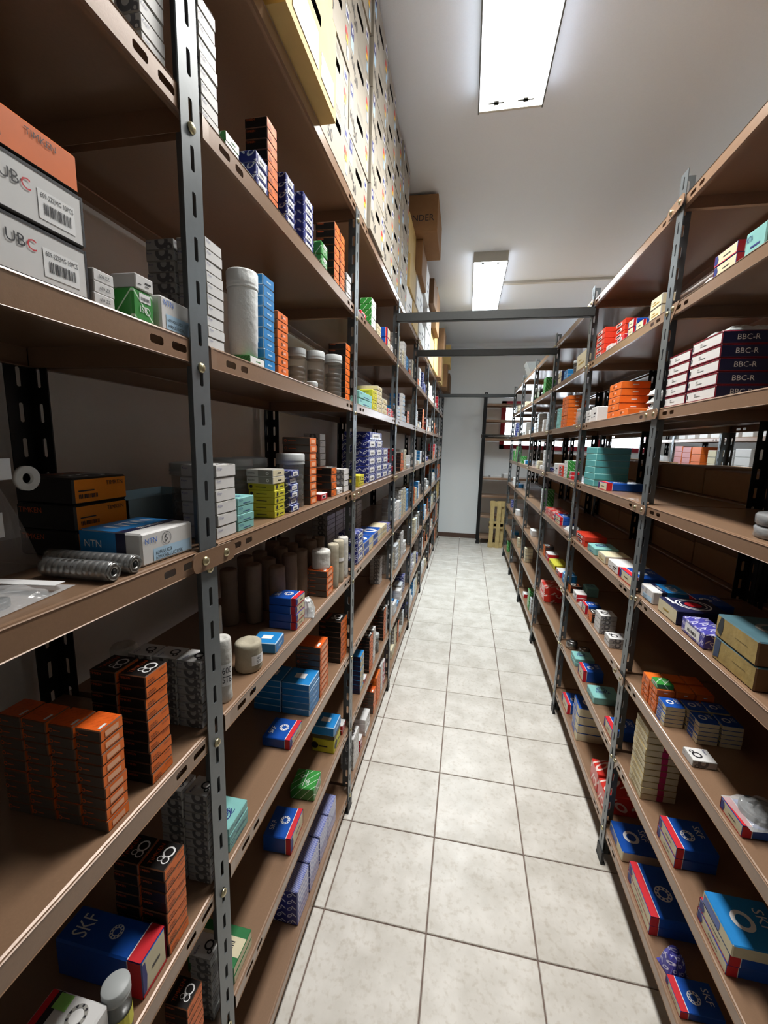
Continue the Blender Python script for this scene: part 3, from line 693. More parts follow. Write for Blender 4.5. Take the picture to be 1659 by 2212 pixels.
def carton(style, w, d, h, top, loc, rz, label, group, detail=True, cat='box', jit=1.0):
    nm, desc, fm, sm, tm, pf = ST[style]
    key = (style, round(w, 4), round(d, 4), round(h, 4))
    if key not in CM: CM[key] = carton_mesh(w, d, h, fm, sm, tm, EDGE.get(style))
    o = put(nm, CM[key], None, loc, (0, 0, rz), label, cat, group)
    if pf and detail:
        k2 = key+(top,)
        if k2 not in PM:
            p = Print(w, d, h); pf(p, top); PM[k2] = p.build()
        if PM[k2]: put('print', PM[k2], o, kind='stuff')
    return o
RACK = {'L': (XL, -1, PI/2, LZ, 'wall rack', PY), 'R': (XR, 1, -PI/2, RZ, 'open rack', RY)}
def bayof(side, y):
    b = 0
    for k, q in enumerate(RACK[side][5]):
        if y >= q-.03: b = k
    return b
SHELFN = ['top shelf', 'shelf two', 'shelf three', 'shelf four', 'shelf five', 'shelf six', 'shelf seven', 'bottom shelf']
class Row:
    pass
SPECS = []
def S(side, lev, y0, y1, n, h, style, depth=.05, inset=.01, z=None, detail=True, jit=1.0, rot=0., desc=None, lean=0.):
    SPECS.append(dict(side=side, lev=lev, y0=y0, y1=y1, n=n, h=h, style=style, depth=depth, inset=inset, z=z, detail=detail, jit=jit, rot=rot, desc=desc, lean=lean))
# --- wall rack, bay one and two (measured against the shelf edges)
S('L', 1, .53, .575, 9, .0185, 'koyo', .045); S('L', 1, .53, .575, 9, .0185, 'koyo', .045, inset=.06)
S('L', 2, .29, .427, 2, .0525, 'ubc', .11, jit=.5); S('L', 2, .29, .424, 1, .038, 'timkenO', .11, z=1.681+.105)
S('L', 2, .431, .460, 3, .0128, 'zz', .03); S('L', 2, .488, .526, 1, .039, 'isb', .03); S('L', 2, .494, .526, 1, .018, 'white', .036, z=1.72)
S('L', 2, .536, .602, 1, .0455, 'ntnw', .06)
S('L', 3, .487, .583, 3, .0385, 'timkenA', .10, inset=.125)
S('L', 3, .477, .582, 1, .0465, 'ntn', .10, rot=-.03)
for q in range(4): S('L', 4, .388, .424, 9, .0157, 'nke', .036, inset=.01+.0395*q)
for q in range(2): S('L', 4, .464, .509, 10, .017, 'timken', .043, inset=.01+.047*q)
for q in range(3): S('L', 4, .588, .63, 8, .0155, 'koyo', .045, inset=.012+.048*q)
for q in range(2): S('L', 5, .476, .524, 8, .0198, 'timken', .045, inset=.01+.048*q)
for q in range(2): S('L', 5, .588, .632, 10, .0185, 'koyo', .046, inset=.012+.05*q)
S('L', 5, .420, .471, 1, .066, 'skf', .15); S('L', 5, .270, .366, 1, .085, 'koyo2', .085)
S('L', 6, .505, .548, 9, .0185, 'timken', .045); S('L', 6, .588, .632, 8, .0185, 'koyo', .046, inset=.02)
# bay two
S('L', 1, .651, .697, 9, .0185, 'koyo', .045); S('L', 1, .715, .758, 2, .0145, 'isbw', .05, desc='green carton with cream end'); S('L', 1, .766, .808, 1, .0115, 'white', .04)
S('L', 1, .819, .868, 3, .0215, 'fag', .045); S('L', 1, .871, .915, 8, .0192, 'timken', .048); S('L', 1, .955, 1.003, 5, .0208, 'fag', .045); S('L', 1, 1.058, 1.128, 6, .02, 'fag', .05)
S('L', 1, 1.186, 1.238, 2, .034, 'isb', .045); S('L', 1, 1.302, 1.352, 8, .0212, 'timken', .06); S('L', 1, 1.360, 1.408, 8, .0207, 'timken', .06); S('L', 1, 1.432, 1.488, 4, .0195, 'koyo', .045)
for q in range(2): S('L', 2, .646, .694, 10, .0166, 'koyo', .05, inset=.01+.055*q)
S('L', 2, .777, .837, 1, .0145, 'isbd', .05); S('L', 2, .839, .889, 9, .0203, 'blue', .055); S('L', 2, .904, .960, 7, .019, 'orange', .05, desc='small orange carton'); S('L', 2, 1.432, 1.488, 9, .0206, 'timken', .062)
S('L', 3, .650, .715, 6, .0217, 'koyo', .068, jit=1.4); S('L', 3, .719, .782, 4, .0162, 'teal', .05); S('L', 3, .876, .931, 5, .0157, 'yellow', .064); S('L', 3, .868, .931, 2, .016, 'grey', .064, z=1.360+.0785)
S('L', 3, .960, 1.012, 6, .0172, 'fag', .045, jit=3); S('L', 3, 1.100, 1.152, 9, .0206, 'nke', .08, lean=-.03); S('L', 3, 1.284, 1.338, 4, .0236, 'timken', .06); S('L', 3, 1.425, 1.488, 4, .0205, 'koyo', .05)
S('L', 3, 1.40, 1.46, 9, .0225, 'koyo', .06, inset=.09); S('L', 3, 1.191, 1.250, 1, .02, 'red', .03); S('L', 3, 1.352, 1.41, 1, .02, 'white', .03)
S('L', 4, 1.242, 1.310, 4, .0217, 'nke', .075); S('L', 4, .990, 1.053, 4, .022, 'skf', .076); S('L', 4, .859, .921, 1, .026, 'blue', .062, rot=.1)
for q in range(2): S('L', 5, 1.087, 1.176, 5, .0205, 'blue', .088, inset=.01+.092*q)
S('L', 5, 1.180, 1.262, 8, .0218, 'nke', .083); S('L', 5, 1.405, 1.488, 8, .0205, 'timken', .085); S('L', 5, .944, 1.030, 1, .028, 'skf', .08); S('L', 5, .651, .725, 3, .0185, 'teal', .06)
S('L', 6, 1.335, 1.415, 1, .056, 'yellow', .085); S('L', 6, 1.335, 1.415, 1, .016, 'olive', .085, z=.395+.056); S('L', 6, 1.332, 1.418, 1, .036, 'blue', .088, z=.395+.072)
S('L', 6, 1.119, 1.2, 1, .045, 'isb', .08, rot=.05); S('L', 6, .937, 1.040, 1, .052, 'skf', .082, rot=.04); S('L', 6, .649, .726, 2, .02, 'green7', .11); S('L', 6, 1.44, 1.485, 2, .02, 'red', .03)
for q, (a, b) in enumerate(((.992, 1.084), (1.09, 1.178), (1.184, 1.272), (1.278, 1.37))): S('L', 7, a, b, 1, .122-.004*q, 'wrap', .085, inset=.012)
# bay three
S('L', 1, 1.632, 1.71, 1, .024, 'red', .05); S('L', 1, 1.8, 1.885, 5, .024, 'isbw', .05); S('L', 1, 1.925, 2.012, 3, .018, 'cream', .05); S('L', 1, 2.15, 2.235, 2, .048, 'skf', .05); S('L', 1, 2.27, 2.33, 2, .02, 'white', .05)
S('L', 2, 1.63, 1.845, 2, .028, 'teal', .09, jit=2); S('L', 2, 1.86, 1.945, 4, .022, 'yellow', .06); S('L', 2, 1.955, 2.06, 6, .0195, 'cream', .1); S('L', 2, 2.07, 2.2, 3, .0245, 'cream', .1); S('L', 2, 2.212, 2.345, 2, .02, 'red', .06); S('L', 2, 2.355, 2.392, 1, .035, 'red', .04)
S('L', 2, 2.25, 2.33, 6, .022, 'koyo', .06, inset=.1)
S('L', 3, 1.635, 1.725, 2, .0225, 'yellow', .04); S('L', 3, 1.80, 1.95, 5, .038, 'fag', .12); S('L', 3, 1.957, 2.107, 5, .038, 'fag', .12); S('L', 3, 2.114, 2.26, 4, .038, 'fag', .12); S('L', 3, 2.268, 2.39, 2, .033, 'fag', .1); S('L', 3, 1.82, 2.08, 1, .034, 'fag', .12, z=1.36+.191)
S('L', 3, 2.28, 2.37, 10, .0215, 'koyo', .06, inset=.14)
S('L', 4, 1.625, 1.735, 4, .033, 'fag', .08); S('L', 4, 1.742, 1.915, 2, .033, 'bluecr', .1); S('L', 4, 1.93, 2.12, 2, .0325, 'bluecr', .1); S('L', 4, 2.135, 2.285, 2, .029, 'cream', .08); S('L', 4, 2.3, 2.395, 3, .0145, 'fagv', .07)
for q in range(5): S('L', 4, 1.72+.125*q, 1.835+.125*q, 8, .0225, 'koyo', .07, inset=.17)
S('L', 5, 2.32, 2.39, 7, .0225, 'koyo', .06, inset=.05)
S('L', 6, 1.72, 1.79, 8, .0232, 'bluesd', .05); S('L', 6, 1.81, 1.862, 1, .022, 'red', .03); S('L', 6, 1.905, 1.985, 11, .0172, 'timken', .06); S('L', 6, 1.99, 2.045, 11, .0175, 'koyo', .06); S('L', 6, 2.27, 2.34, 10, .0185, 'timken', .06); S('L', 6, 2.345, 2.392, 9, .0195, 'koyo', .05)
S('L', 7, 1.62, 1.72, 7, .022, 'koyo', .06); S('L', 7, 1.74, 1.79, 3, .02, 'red', .05); S('L', 7, 2.03, 2.095, 8, .016, 'nke', .06); S('L', 7, 2.11, 2.215, 7, .0235, 'orange', .07); S('L', 7, 2.225, 2.29, 9, .019, 'koyo', .07); S('L', 7, 2.3, 2.36, 8, .0195, 'red', .06); S('L', 7, 1.85, 1.95, 4, .022, 'white', .06)
# --- free-standing rack, bay two of it starts at the near visible post
S('R', 1, 1.203, 1.300, 2, .0275, 'skf', .09); S('R', 1, 1.105, 1.175, 1, .052, 'teal', .06)
S('R', 2, 1.212, 1.355, 5, .032, 'bbc', .15, jit=.8); S('R', 2, 1.362, 1.49, 5, .0300, 'bbc', .15, jit=.8)
S('R', 4, 1.394, 1.488, 1, .042, 'ntn', .1); S('R', 4, 1.238, 1.356, 1, .043, 'navy', .13); S('R', 4, 1.092, 1.213, 1, .04, 'fagv', .06, rot=-.04); S('R', 4, .912, 1.064, 2, .053, 'old', .15, jit=2); S('R', 4, 1.37, 1.475, 1, .022, 'skf', .1, inset=.125)
for q in range(3): S('R', 5, 1.338, 1.389, 4, .0195, 'orange', .048, inset=.01+.051*q); S('R', 5, 1.282, 1.333, 4, .0195, 'orange', .048, inset=.01+.051*q)
S('R', 5, 1.288, 1.33, 1, .016, 'isb', .045, z=.758+.078)
for q in range(3): S('R', 5, 1.224, 1.274, 5, .0125, 'bluecr', .05, inset=.01+.056*q)
S('R', 5, 1.164, 1.216, 5, .0125, 'bluecr', .05, inset=.066); S('R', 5, 1.164, 1.216, 5, .0125, 'bluecr', .05, inset=.122)
S('R', 5, 1.066, 1.118, 1, .019, 'koyo', .055); S('R', 5, .872, .948, 1, .027, 'skf', .1)
S('R', 6, 1.298, 1.394, 11, .0216, 'tape', .1); S('R', 6, 1.074, 1.177, 2, .031, 'skf', .1); S('R', 6, .843, .961, 2, .027, 'skf', .12); S('R', 6, .838, .952, 1, .03, 'skfteal', .12, z=.452+.054)
S('R', 7, 1.362, 1.49, 1, .04, 'bluecr', .12); S('R', 7, 1.14, 1.31, 2, .032, 'skf', .14); S('R', 7, .958, 1.035, 1, .021, 'skf', .1)
# next bay
S('R', 1, 2.2, 2.331, 5, .0245, 'verm', .06); S('R', 1, 2.065, 2.19, 5, .0245, 'verm', .06, inset=.05); S('R', 1, 1.84, 1.9, 2, .03, 'skf', .05); S('R', 1, 1.74, 1.82, 1, .03, 'skf', .05); S('R', 1, 1.6, 1.69, 2, .036, 'cream', .05); S('R', 1, 1.93, 2.02, 1, .026, 'red', .04); S('R', 1, 2.09, 2.16, 1, .025, 'white', .03)
S('R', 2, 1.93, 2.076, 5, .029, 'orange', .11, inset=.02); S('R', 2, 1.79, 1.91, 1, .026, 'orange', .1); S('R', 2, 2.2, 2.30, 1, .07, 'white', .05); S('R', 2, 2.31, 2.39, 2, .03, 'white', .05)
S('R', 3, 2.145, 2.3, 6, .0305, 'teal2', .15, jit=1.5, rot=.03); S('R', 3, 1.937, 2.06, 1, .033, 'skf', .15)
S('R', 4, 2.173, 2.338, 2, .025, 'verm', .1, jit=2); S('R', 4, 2.0, 2.125, 1, .033, 'teal', .1); S('R', 4, 1.852, 1.96, 1, .035, 'cream', .1); S('R', 4, 1.7, 1.825, 1, .036, 'whred', .11); S('R', 4, 1.56, 1.688, 1, .037, 'skf', .11)
S('R', 5, 2.345, 2.4, 1, .042, 'timken', .06); S('R', 5, 2.214, 2.295, 2, .02, 'whred', .05); S('R', 5, 2.05, 2.115, 1, .042, 'skf', .07); S('R', 5, 1.945, 2.01, 1, .045, 'timken', .06); S('R', 5, 1.832, 1.906, 4, .0207, 'koyo', .065); S('R', 5, 1.703, 1.768, 2, .0205, 'koyo', .07); S('R', 5, 2.3, 2.38, 1, .05, 'teal', .06, inset=.08)
S('R', 6, 2.12, 2.21, 2, .02, 'teal', .09); S('R', 6, 1.976, 2.065, 1, .055, 'skf', .09); S('R', 6, 1.8, 1.905, 1, .032, 'teal', .11); S('R', 6, 1.571, 1.66, 1, .042, 'skf', .1)
S('R', 7, 2.174, 2.297, 1, .055, 'skf', .09); S('R', 7, 1.965, 2.085, 4, .0425, 'bluecr', .12, rot=-.05); S('R', 7, 1.655, 1.75, 1, .085, 'redwrap', .12); S('R', 7, 1.557, 1.648, 1, .08, 'redwrap', .12)
# third bay
S('R', 1, 2.49, 2.7, 1, .092, 'cream', .05); S('R', 1, 2.93, 3.03, 2, .03, 'blue', .05); S('R', 1, 3.1, 3.2, 2, .04, 'navy', .05)
S('R', 2, 2.82, 2.99, 8, .0237, 'orange', .1); S('R', 2, 3.05, 3.13, 6, .022, 'teal', .06); S('R', 2, 2.45, 2.5, 2, .03, 'white', .05)
S('R', 3, 2.68, 2.775, 5, .0205, 'isbw', .07); S('R', 3, 2.56, 2.63, 2, .022, 'red', .05); S('R', 3, 2.8, 2.92, 3, .022, 'verm', .06); S('R', 3, 2.95, 3.08, 1, .075, 'white', .06)
S('R', 4, 2.75, 2.915, 2, .025, 'skf', .1); S('R', 4, 2.98, 3.25, 2, .025, 'redwrap', .1)
S('R', 5, 2.79, 2.97, 1, .03, 'yellow', .09); S('R', 5, 2.62, 2.735, 1, .034, 'red', .09); S('R', 5, 3.0, 3.1, 2, .024, 'red', .07); S('R', 5, 3.12, 3.2, 3, .026, 'timken', .06); S('R', 5, 2.47, 2.56, 1, .06, 'blue', .06)
for q, (a, b) in enumerate(((3.02, 3.2), (3.02, 3.2))): S('R', 6, a, b, 1, .056, 'redwrap', .12, z=.452+.057*q if q else None)
# fourth to last bay of the free-standing rack and fourth to seventh of the wall rack: smaller and smaller in view
rr = random.Random(4)
def filler(side, lev, ya, yb, pal, dens, hmin, hmax, gap=.03):
    y = ya+rr.uniform(.02, .06)
    while y < yb-.07:
        w = rr.uniform(.065, .13)
        if y+w > yb-.02: break
        if rr.random() < dens:
            h = rr.uniform(hmin, hmax); tot = rr.uniform(.04, .2); n = max(1, min(9, int(tot/h)))
            S(side, lev, y, y+w, n, h, rr.choice(pal), rr.uniform(.05, .09), inset=rr.choice((.01, .015, .02)), detail=y < 3.6)
        y += w+rr.uniform(.006, gap)
PALL = ['koyo', 'grey', 'grey', 'grey', 'white', 'timken', 'ntn', 'cream', 'whred', 'fag', 'blue', 'white', 'koyo', 'timken', 'pale', 'pale']
for b in range(4, 8-1):
    hm = (.024, .034, .042)[b-4]
    for lv in range(1, 8):
        filler('L', lv, PY[b]+.01, PY[b]+D-.06, PALL, (.86, .8, .8)[b-4], hm, hm+.01, .035)
for lv in range(1, 8): filler('L', lv, PY[3]+.01+.0, PY[3]+D-.06, PALL, .9, .021, .026, .03) if False else None
for lv, a in ((1, 2.50), (2, 2.50), (3, 2.50), (4, 2.50), (5, 2.50), (6, 2.50), (7, 2.50)):
    filler('L', lv, a-.02, PY[3]+D-.055, PALL, .92, .02, .027, .03)
for lv in (1, 2, 3): filler('L', lv, PY[7]+.01, PY[7]+D-.06, PALL, .8, .045, .055, .04)
S('L', 4, 6.5, 6.9, 1, .2, 'orange', .2, desc='big orange pack'); S('L', 4, 6.15, 6.4, 3, .05, 'blue', .1)
S('L', 5, 6.2, 6.45, 2, .06, 'white', .1); S('L', 5, 6.55, 6.93, 1, .25, 'buff', .2)
S('L', 6, 6.15, 6.6, 1, .25, 'orange', .2, desc='big orange pack'); S('L', 6, 6.65, 6.92, 1, .2, 'cream', .2); S('L', 7, 6.2, 6.5, 2, .09, 'nke', .2); S('L', 7, 6.55, 6.9, 1, .2, 'kraft', .2)
PALR = ['blue', 'blue', 'white', 'ntn', 'isbw', 'fag', 'whred', 'bluesd', 'isb', 'cream', 'pale']
for b in (3, 4, 5):
    for lv in range(1, 8):
        filler('R', lv, RY[b]+.02, RY[b]+D-.05, PALR, .5 if lv < 4 else .34, .024+.008*(b-3), .036+.008*(b-3), .09)

def build_specs():
    rows = {}
    for s in SPECS:
        yc = (s['y0']+s['y1'])/2
        row = 'upper' if s['z'] is not None else 'back' if s['inset'] > .045 else 'front'
        s['row'] = row; s['bay'] = bayof(s['side'], yc); s['yc'] = yc
        rows.setdefault((s['side'], s['bay'], s['lev'], row), []).append(s)
    for key, L in rows.items():
        L.sort(key=lambda s: (round(s['yc'], 2), s['inset']))
        for i, s in enumerate(L): s['i'] = i
    for s in SPECS:
        xf, sg, rz, ZZ, rn, _ = RACK[s['side']]
        nm, desc = ST[s['style']][:2]; desc = s['desc'] or desc
        w = s['y1']-s['y0']; d = s['depth']; z = s['z'] if s['z'] is not None else ZZ[s['lev']]+.0004
        x = xf+sg*(s['inset']+d/2+.004)
        place = '%s bay %s, %s' % (rn, NUM[s['bay']+1], SHELFN[s['lev']])
        grp = '%s stock in %s bay %s' % (nm.replace('_', ' '), rn, NUM[s['bay']+1])
        dn = 6 if s['row'] == 'front' else 5
        for k in range(s['n']):
            fromtop = s['n']-1-k
            if s['n'] == 1:
                lab = {'front': '%s, %s along %s', 'back': '%s, %s along back of %s', 'upper': '%s, %s one lying atop others, %s'}[s['row']] % (desc, NTH[s['i']], place)
            else:
                st = {'front': '%s stack', 'back': '%s back stack', 'upper': '%s upper stack'}[s['row']] % NTH[s['i']]
                lab = '%s, %s down, %s, %s' % (desc, NTH[fromtop] if fromtop else 'topmost', st, place)
                if fromtop == 0: lab = '%s, topmost, %s, %s' % (desc, st, place)
            wds = lab.replace(',', ' ').split()
            j = s['jit']
            dx, dy, dr = (random.uniform(-1, 1)*.0009*j, random.uniform(-1, 1)*.0008*j, random.uniform(-1, 1)*.012*j)
            yy = s['yc']+dy+s['lean']*(k*s['h']-.1*0)
            carton(s['style'], w*.985, d, s['h']*.985, fromtop == 0, (x+dx, yy, z+k*s['h']), rz+s['rot']+dr, lab, grp, s['detail'])
build_specs()

# ------------------------------------------------------------------ rolls, tubes, bottles, bags
def upright(name, me, x, y, z, label, cat, group=None): return put(name, me, None, (x, y, z), (0, 0, random.uniform(0, 6)), label, cat, group)
def roll_mesh(r, h, m='paper', wob=.05):
    prof = [(r*.93, 0), (r, .004)] + [(r*(1+random.uniform(-.03, .03)), h*q/6) for q in range(1, 6)] + [(r*1.0, h-.004), (r*.85, h), (r*.45, h-.003), (r*.12, h-.006)]
    return lathe('roll', prof, [m], 22, wob=wob*.5)
def tag_label(parent, r, z0, z1, rz, txt=None):
    """paper label bent round a cylinder, facing local angle rz"""
    v, f = [], []; n = 6
    for i in range(n+1):
        a = rz-.55+1.1*i/n
        v += [((r+.0012)*math.cos(a), (r+.0012)*math.sin(a), z0), ((r+.0012)*math.cos(a), (r+.0012)*math.sin(a), z1)]
    for i in range(n): f.append((2*i, 2*i+2, 2*i+3, 2*i+1))
    q = put('label', mesh_from('label', v, f, ['ink_white']), parent)
    if txt:
        V, F = [], []
        for k, t in enumerate(txt):
            pv, pf, asp = text_poly(t); hh = (z1-z0)*.3; b = len(V)
            ww = min(asp*hh, r*.95); 
            for px, py in pv:
                a = rz+(px/asp-.5)*ww/r; V.append(((r+.0022)*math.cos(a), (r+.0022)*math.sin(a), z1-(z1-z0)*(.42+.42*k)+py*hh))
            F += [tuple(i+b for i in g) for g in pf]
        put('lettering', mesh_from('lettering', V, F, ['ink_dark']), q)
def paper_roll(x, y, z, r, h, label, m='paper', txt=None, ang=-.6, band=None):
    o = put('paper_roll', roll_mesh(r, h, m), None, (x, y, z), (0, 0, 0), label, 'roll', 'paper-wrapped bearing rolls')
    if txt: tag_label(o, r*1.03, h*.28, h*.62, ang, txt)
    if band: tag_label(o, r*1.03, h*.52, h*.6, ang)
    return o
z5 = LZ[4]+.0005
paper_roll(-.436, .676, z5, .0165, .128, 'tall white paper-wrapped roll marked 600, beside the near post', txt=['600', '5TB'])
paper_roll(-.447, .792, z5, .0285, .064, 'short thick paper-wrapped roll standing on shelf five, bay two', 'paper_tan', txt=['60', '5T'], ang=-.3)
paper_roll(-.53, .79, z5, .019, .135, 'tall paper roll standing behind the two white rolls, shelf five')
paper_roll(-.60, .62, z5, .022, .12, 'pale paper roll at the back of shelf five behind the near post')
for k, yy in enumerate((1.345, 1.405, 1.462)):
    paper_roll(-.432, yy, z5, .0195, .155, 'slim grey-white paper roll, %s of three at the shelf edge, bay two' % NTH[k], 'paper_tan' if k < 2 else 'paper', band=(k == 1))
paper_roll(-.452, 1.278, LZ[4]+.0875, .031, .062, 'short plastic-wrapped roll standing on the orange cartons, shelf five')
n = 0
for a in range(5):
    for b in range(3):
        paper_roll(-.50-.055*b-.004*a, 1.05+.095*a-.03*b, z5, .0225, .155+.01*((a+b) % 2), 'brown paper roll at back of shelf five, %s file, %s row' % (NTH[a], NTH[b]), 'paper_brown')
def stack_tube(x, y, z, r, h, label, body='plastic_clear', cap='plastic_grey', fill=.75, txt=None):
    o = put('plastic_tube', None, None, (x, y, z), (0, 0, 0), label, 'tube', 'plastic tubes of bearings')
    put('body', lathe('body', [(r*.9, 0), (r, .003), (r, h*.80), (r*1.02, h*.8)], [body], 24), o)
    put('cap', lathe('cap', [(r*1.05, h*.80), (r*1.07, h*.815), (r*1.05, h*.83), (r*1.05, h*.86), (r*1.07, h*.87), (r*1.05, h*.885), (r*1.05, h*.985), (r*.97, h)], [cap], 24), o)
    nb = max(3, int(h*fill*.8/.014))
    prof = []
    for k in range(nb):
        zz = .004+k*.014; prof += [(r*.84, zz), (r*.93, zz+.002), (r*.93, zz+.011), (r*.84, zz+.013)]
    put('bearings', lathe('bearings', prof, ['steel_dark'], 18), o)['kind'] = 'stuff'
    return o
z3 = LZ[2]+.0005
stack_tube(-.442, 1.365, z3, .027, .13, 'grey plastic tube of bearings, front one on shelf three')
stack_tube(-.478, 1.298, z3, .027, .128, 'grey plastic tube of bearings, middle one on shelf three')
stack_tube(-.515, 1.235, z3, .027, .124, 'grey plastic tube of bearings, rear one on shelf three')
stack_tube(-.425, .383, LZ[5]+.0005, .0165, .088, 'clear tube with yellow label beside the big blue carton, shelf six')
yl = [o for o in bpy.data.objects if o.get('label', '').startswith('clear tube with yellow')][0]
tag = mesh_from('label', [(.0172*math.cos(a), .0172*math.sin(a), z) for a in [(-1.6+.4*i) for i in range(8)] for z in (.02, .045)], [(2*i, 2*i+2, 2*i+3, 2*i+1) for i in range(7)], ['card_yellow']); put('label', tag, yl)
stack_tube(-.44, 2.13, LZ[6]+.0005, .022, .11, 'grey capped tube standing between carton stacks, wall rack bay three, shelf seven')
stack_tube(.632, 2.79, RZ[1]+.0005, .034, .082, 'grey plastic jar standing on shelf two, open rack bay three')
z4 = LZ[3]+.0005
stack_tube(-.462, 1.062, z4, .036, .142, 'clear plastic canister behind the ring-printed stack, shelf four')
stack_tube(-.56, .93, z4, .05, .13, 'wide plastic canister behind the yellow cartons, shelf four')
stack_tube(-.58, 1.06, z4, .045, .128, 'plastic canister at the back beside the leaning orange stack, shelf four')
stack_tube(-.552, .80, z4, .055, .125, 'wide plastic canister behind the white carton stack, shelf four')
stack_tube(-.43, .468, LZ[1]+.0005, .022, .16, 'white capped tube on shelf two at the upper frame edge', body='plastic_milk')
# white bottle on the small green carton
bo = put('plastic_bottle', None, None, (-.446, .805, z3+.0145), (0, 0, 0), 'white translucent plastic bottle standing on a small green carton', 'bottle')
put('body', lathe('body', [(.024, 0), (.0262, .003), (.0262, .02), (.0268, .021), (.0268, .03), (.0275, .032), (.0285, .12), (.0285, .125)], ['plastic_milk'], 28), bo)
put('cap', lathe('cap', [(.0295, .125), (.0300, .127), (.0295, .129), (.0295, .132), (.0300, .134), (.0295, .136), (.0298, .154), (.028, .157), (.020, .1575)], ['plastic_milk'], 28), bo)
put('bearings', lathe('bearings', [(.018, .002), (.024, .004), (.024, .027), (.018, .029)], ['steel_dark'], 20), bo)['kind'] = 'stuff'
lb = put('bottle_cap', lathe('bottle_cap', [(.0155, 0), (.016, .002), (.016, .013), (.014, .016), (.006, .0165)], ['plastic_grey'], 16), None, (-.43, 1.14, z3), (0, 0, 0), 'loose ribbed clear cap lying in front of the tubes, shelf three', 'cap')
# film-wrapped rolls of bearings lying on shelf four
def lying_roll(y, x0, x1, r, z, label, rz=0.):
    L = abs(x1-x0); nb = int(L/.0085)
    o = put('wrapped_bearing_roll', None, None, (x0, y, z+r), (0, 0, rz), label, 'roll', 'film-wrapped rolls lying down')
    v, f = [], []; seg = 18; prof = []
    for k in range(nb):
        a = k*L/nb; prof += [(r*.80, a), (r, a+.0016), (r, a+L/nb-.0016), (r*.8, a+L/nb-.0002)]
    prof.append((r*.9, L))
    me = lathe('sleeve', prof, ['steel'], seg); me.transform(Matrix.Rotation(-PI/2, 4, 'Y'))
    put('sleeve', me, o)
    e = lathe('end_face', [(r*.96, 0), (r*.9, .0016), (r*.55, .0022), (r*.36, .0005), (r*.34, -.004)], ['steel'], seg, wob=.04); e.transform(Matrix.Rotation(PI/2, 4, 'Y')); put('end_face', e, o)
    c = lathe('bore_shade', [(r*.3, .0012), (r*.05, .0014)], ['plastic_black'], 12); c.transform(Matrix.Rotation(PI/2, 4, 'Y')); put('bore_shade', c, o)  # solid black disc, shade inside the hole put into its colour
    g = lathe('film', [(r*1.02, 0), (r*1.04, -.02), (r*1.015, -.05), (r*1.03, -L)], ['film_thin'], seg, wob=.03); g.transform(Matrix.Rotation(PI/2, 4, 'Y')); put('film', g, o)
lying_roll(.4205, -.413, -.507, .0118, z4, 'film-wrapped roll of bearings lying foremost at the shelf edge', .04)
lying_roll(.4545, -.413, -.54, .0118, z4, 'film-wrapped roll of bearings lying against the blue and white carton', .03)
# crumpled film bags
def bag_mesh(w, d, h, seed, m='film', n=10):
    r = random.Random(seed); V, F = [], []
    for s in (0, 1):
        for i in range(n+1):
            for j in range(n+1):
                u, v = i/n*2-1, j/n*2-1; e = max(0, 1-u**4)*max(0, 1-v**4)
                z = h*e*(.75+.5*r.random()) if s else .0006
                V.append((u*w/2+r.uniform(-.03, .03)*w*(s and abs(u) < 1), v*d/2+r.uniform(-.03, .03)*d*(s and abs(v) < 1), z+(.0008 if s else 0)))
    N = (n+1)**2
    for s in (0, 1):
        for i in range(n):
            for j in range(n):
                a = s*N+i*(n+1)+j; q = (a, a+n+1, a+n+2, a+1); F.append(q if s else q[::-1])
    return mesh_from('film', V, F, [m])
def ring_mesh(r1, r0, h, m='steel_dark'):
    return lathe('bearing', [(r0, 0), (r1, 0), (r1, h), (r1*.93, h*1.02), (r1*.85, h*.9), (r0*1.2, h*.9), (r0*1.1, h*1.02), (r0, h), (r0, 0)], [m], 20)
RING = ring_mesh(.014, .006, .006)
def bag(x, y, z, w, d, h, rz, label, rings=2, seed=1, m='film', paper=None, rr_=RING):
    o = put('plastic_bag', None, None, (x, y, z), (0, 0, rz), label, 'bag', 'clear plastic bags of bearings')
    put('film', bag_mesh(w, d, h, seed, m), o)
    r = random.Random(seed)
    for k in range(rings): put('bearing', rr_, o, ((k-(rings-1)/2)*w/(rings+.6), r.uniform(-.1, .1)*d, .0015))
    if paper: put('paper_slip', boxes_mesh('paper_slip', [paper], ['ink_white']), o)
    return o
bag(-.475, .315, z4, .09, .15, .010, .15, 'flat clear bag with two bearings and a paper strip, shelf four', 2, 3, paper=(-.04, .045, .0095, .045, .06, .0102))
hb = bag(-.60, .372, z4, .10, .15, .145, 0, 'bulging clear bag with paper label beside the black and amber cartons', 3, 5, m='film_dim')
put('ring', ring_mesh(.016, .007, .005, 'paper'), hb, (.044, .07, .118), (0, PI/2, 0))
def slip(z0, z1, y0, y1, x, t):
    q = put('label', boxes_mesh('label', [(x, y0, z0, x+.001, y1, z1)], ['ink_white']), hb)
    pv, pf, asp = text_poly(t); hh = (z1-z0)*.5; sx = min(hh, (y1-y0)*.8/asp)
    put('lettering', mesh_from('lettering', [(x+.0016, y0+.006+a*sx, z0+(z1-z0)*.25+b*hh) for a, b in pv], pf, ['ink_dark']), q, kind='stuff')
slip(.118, .144, -.06, .052, .046, '6 ZZS'); slip(.05, .08, -.065, .03, .054, '627')
bag(-.438, 1.11, z5, .05, .075, .04, .3, 'crumpled clear bag beside the blue stack, shelf five, bay two', 2, 8, m='film_milky', paper=(-.012, -.02, .041, .012, .01, .042))
bag(.625, 1.345, RZ[1], .05, .06, .022, .2, 'small milky bag on shelf two, open rack bay one', 1, 9, m='film_milky')
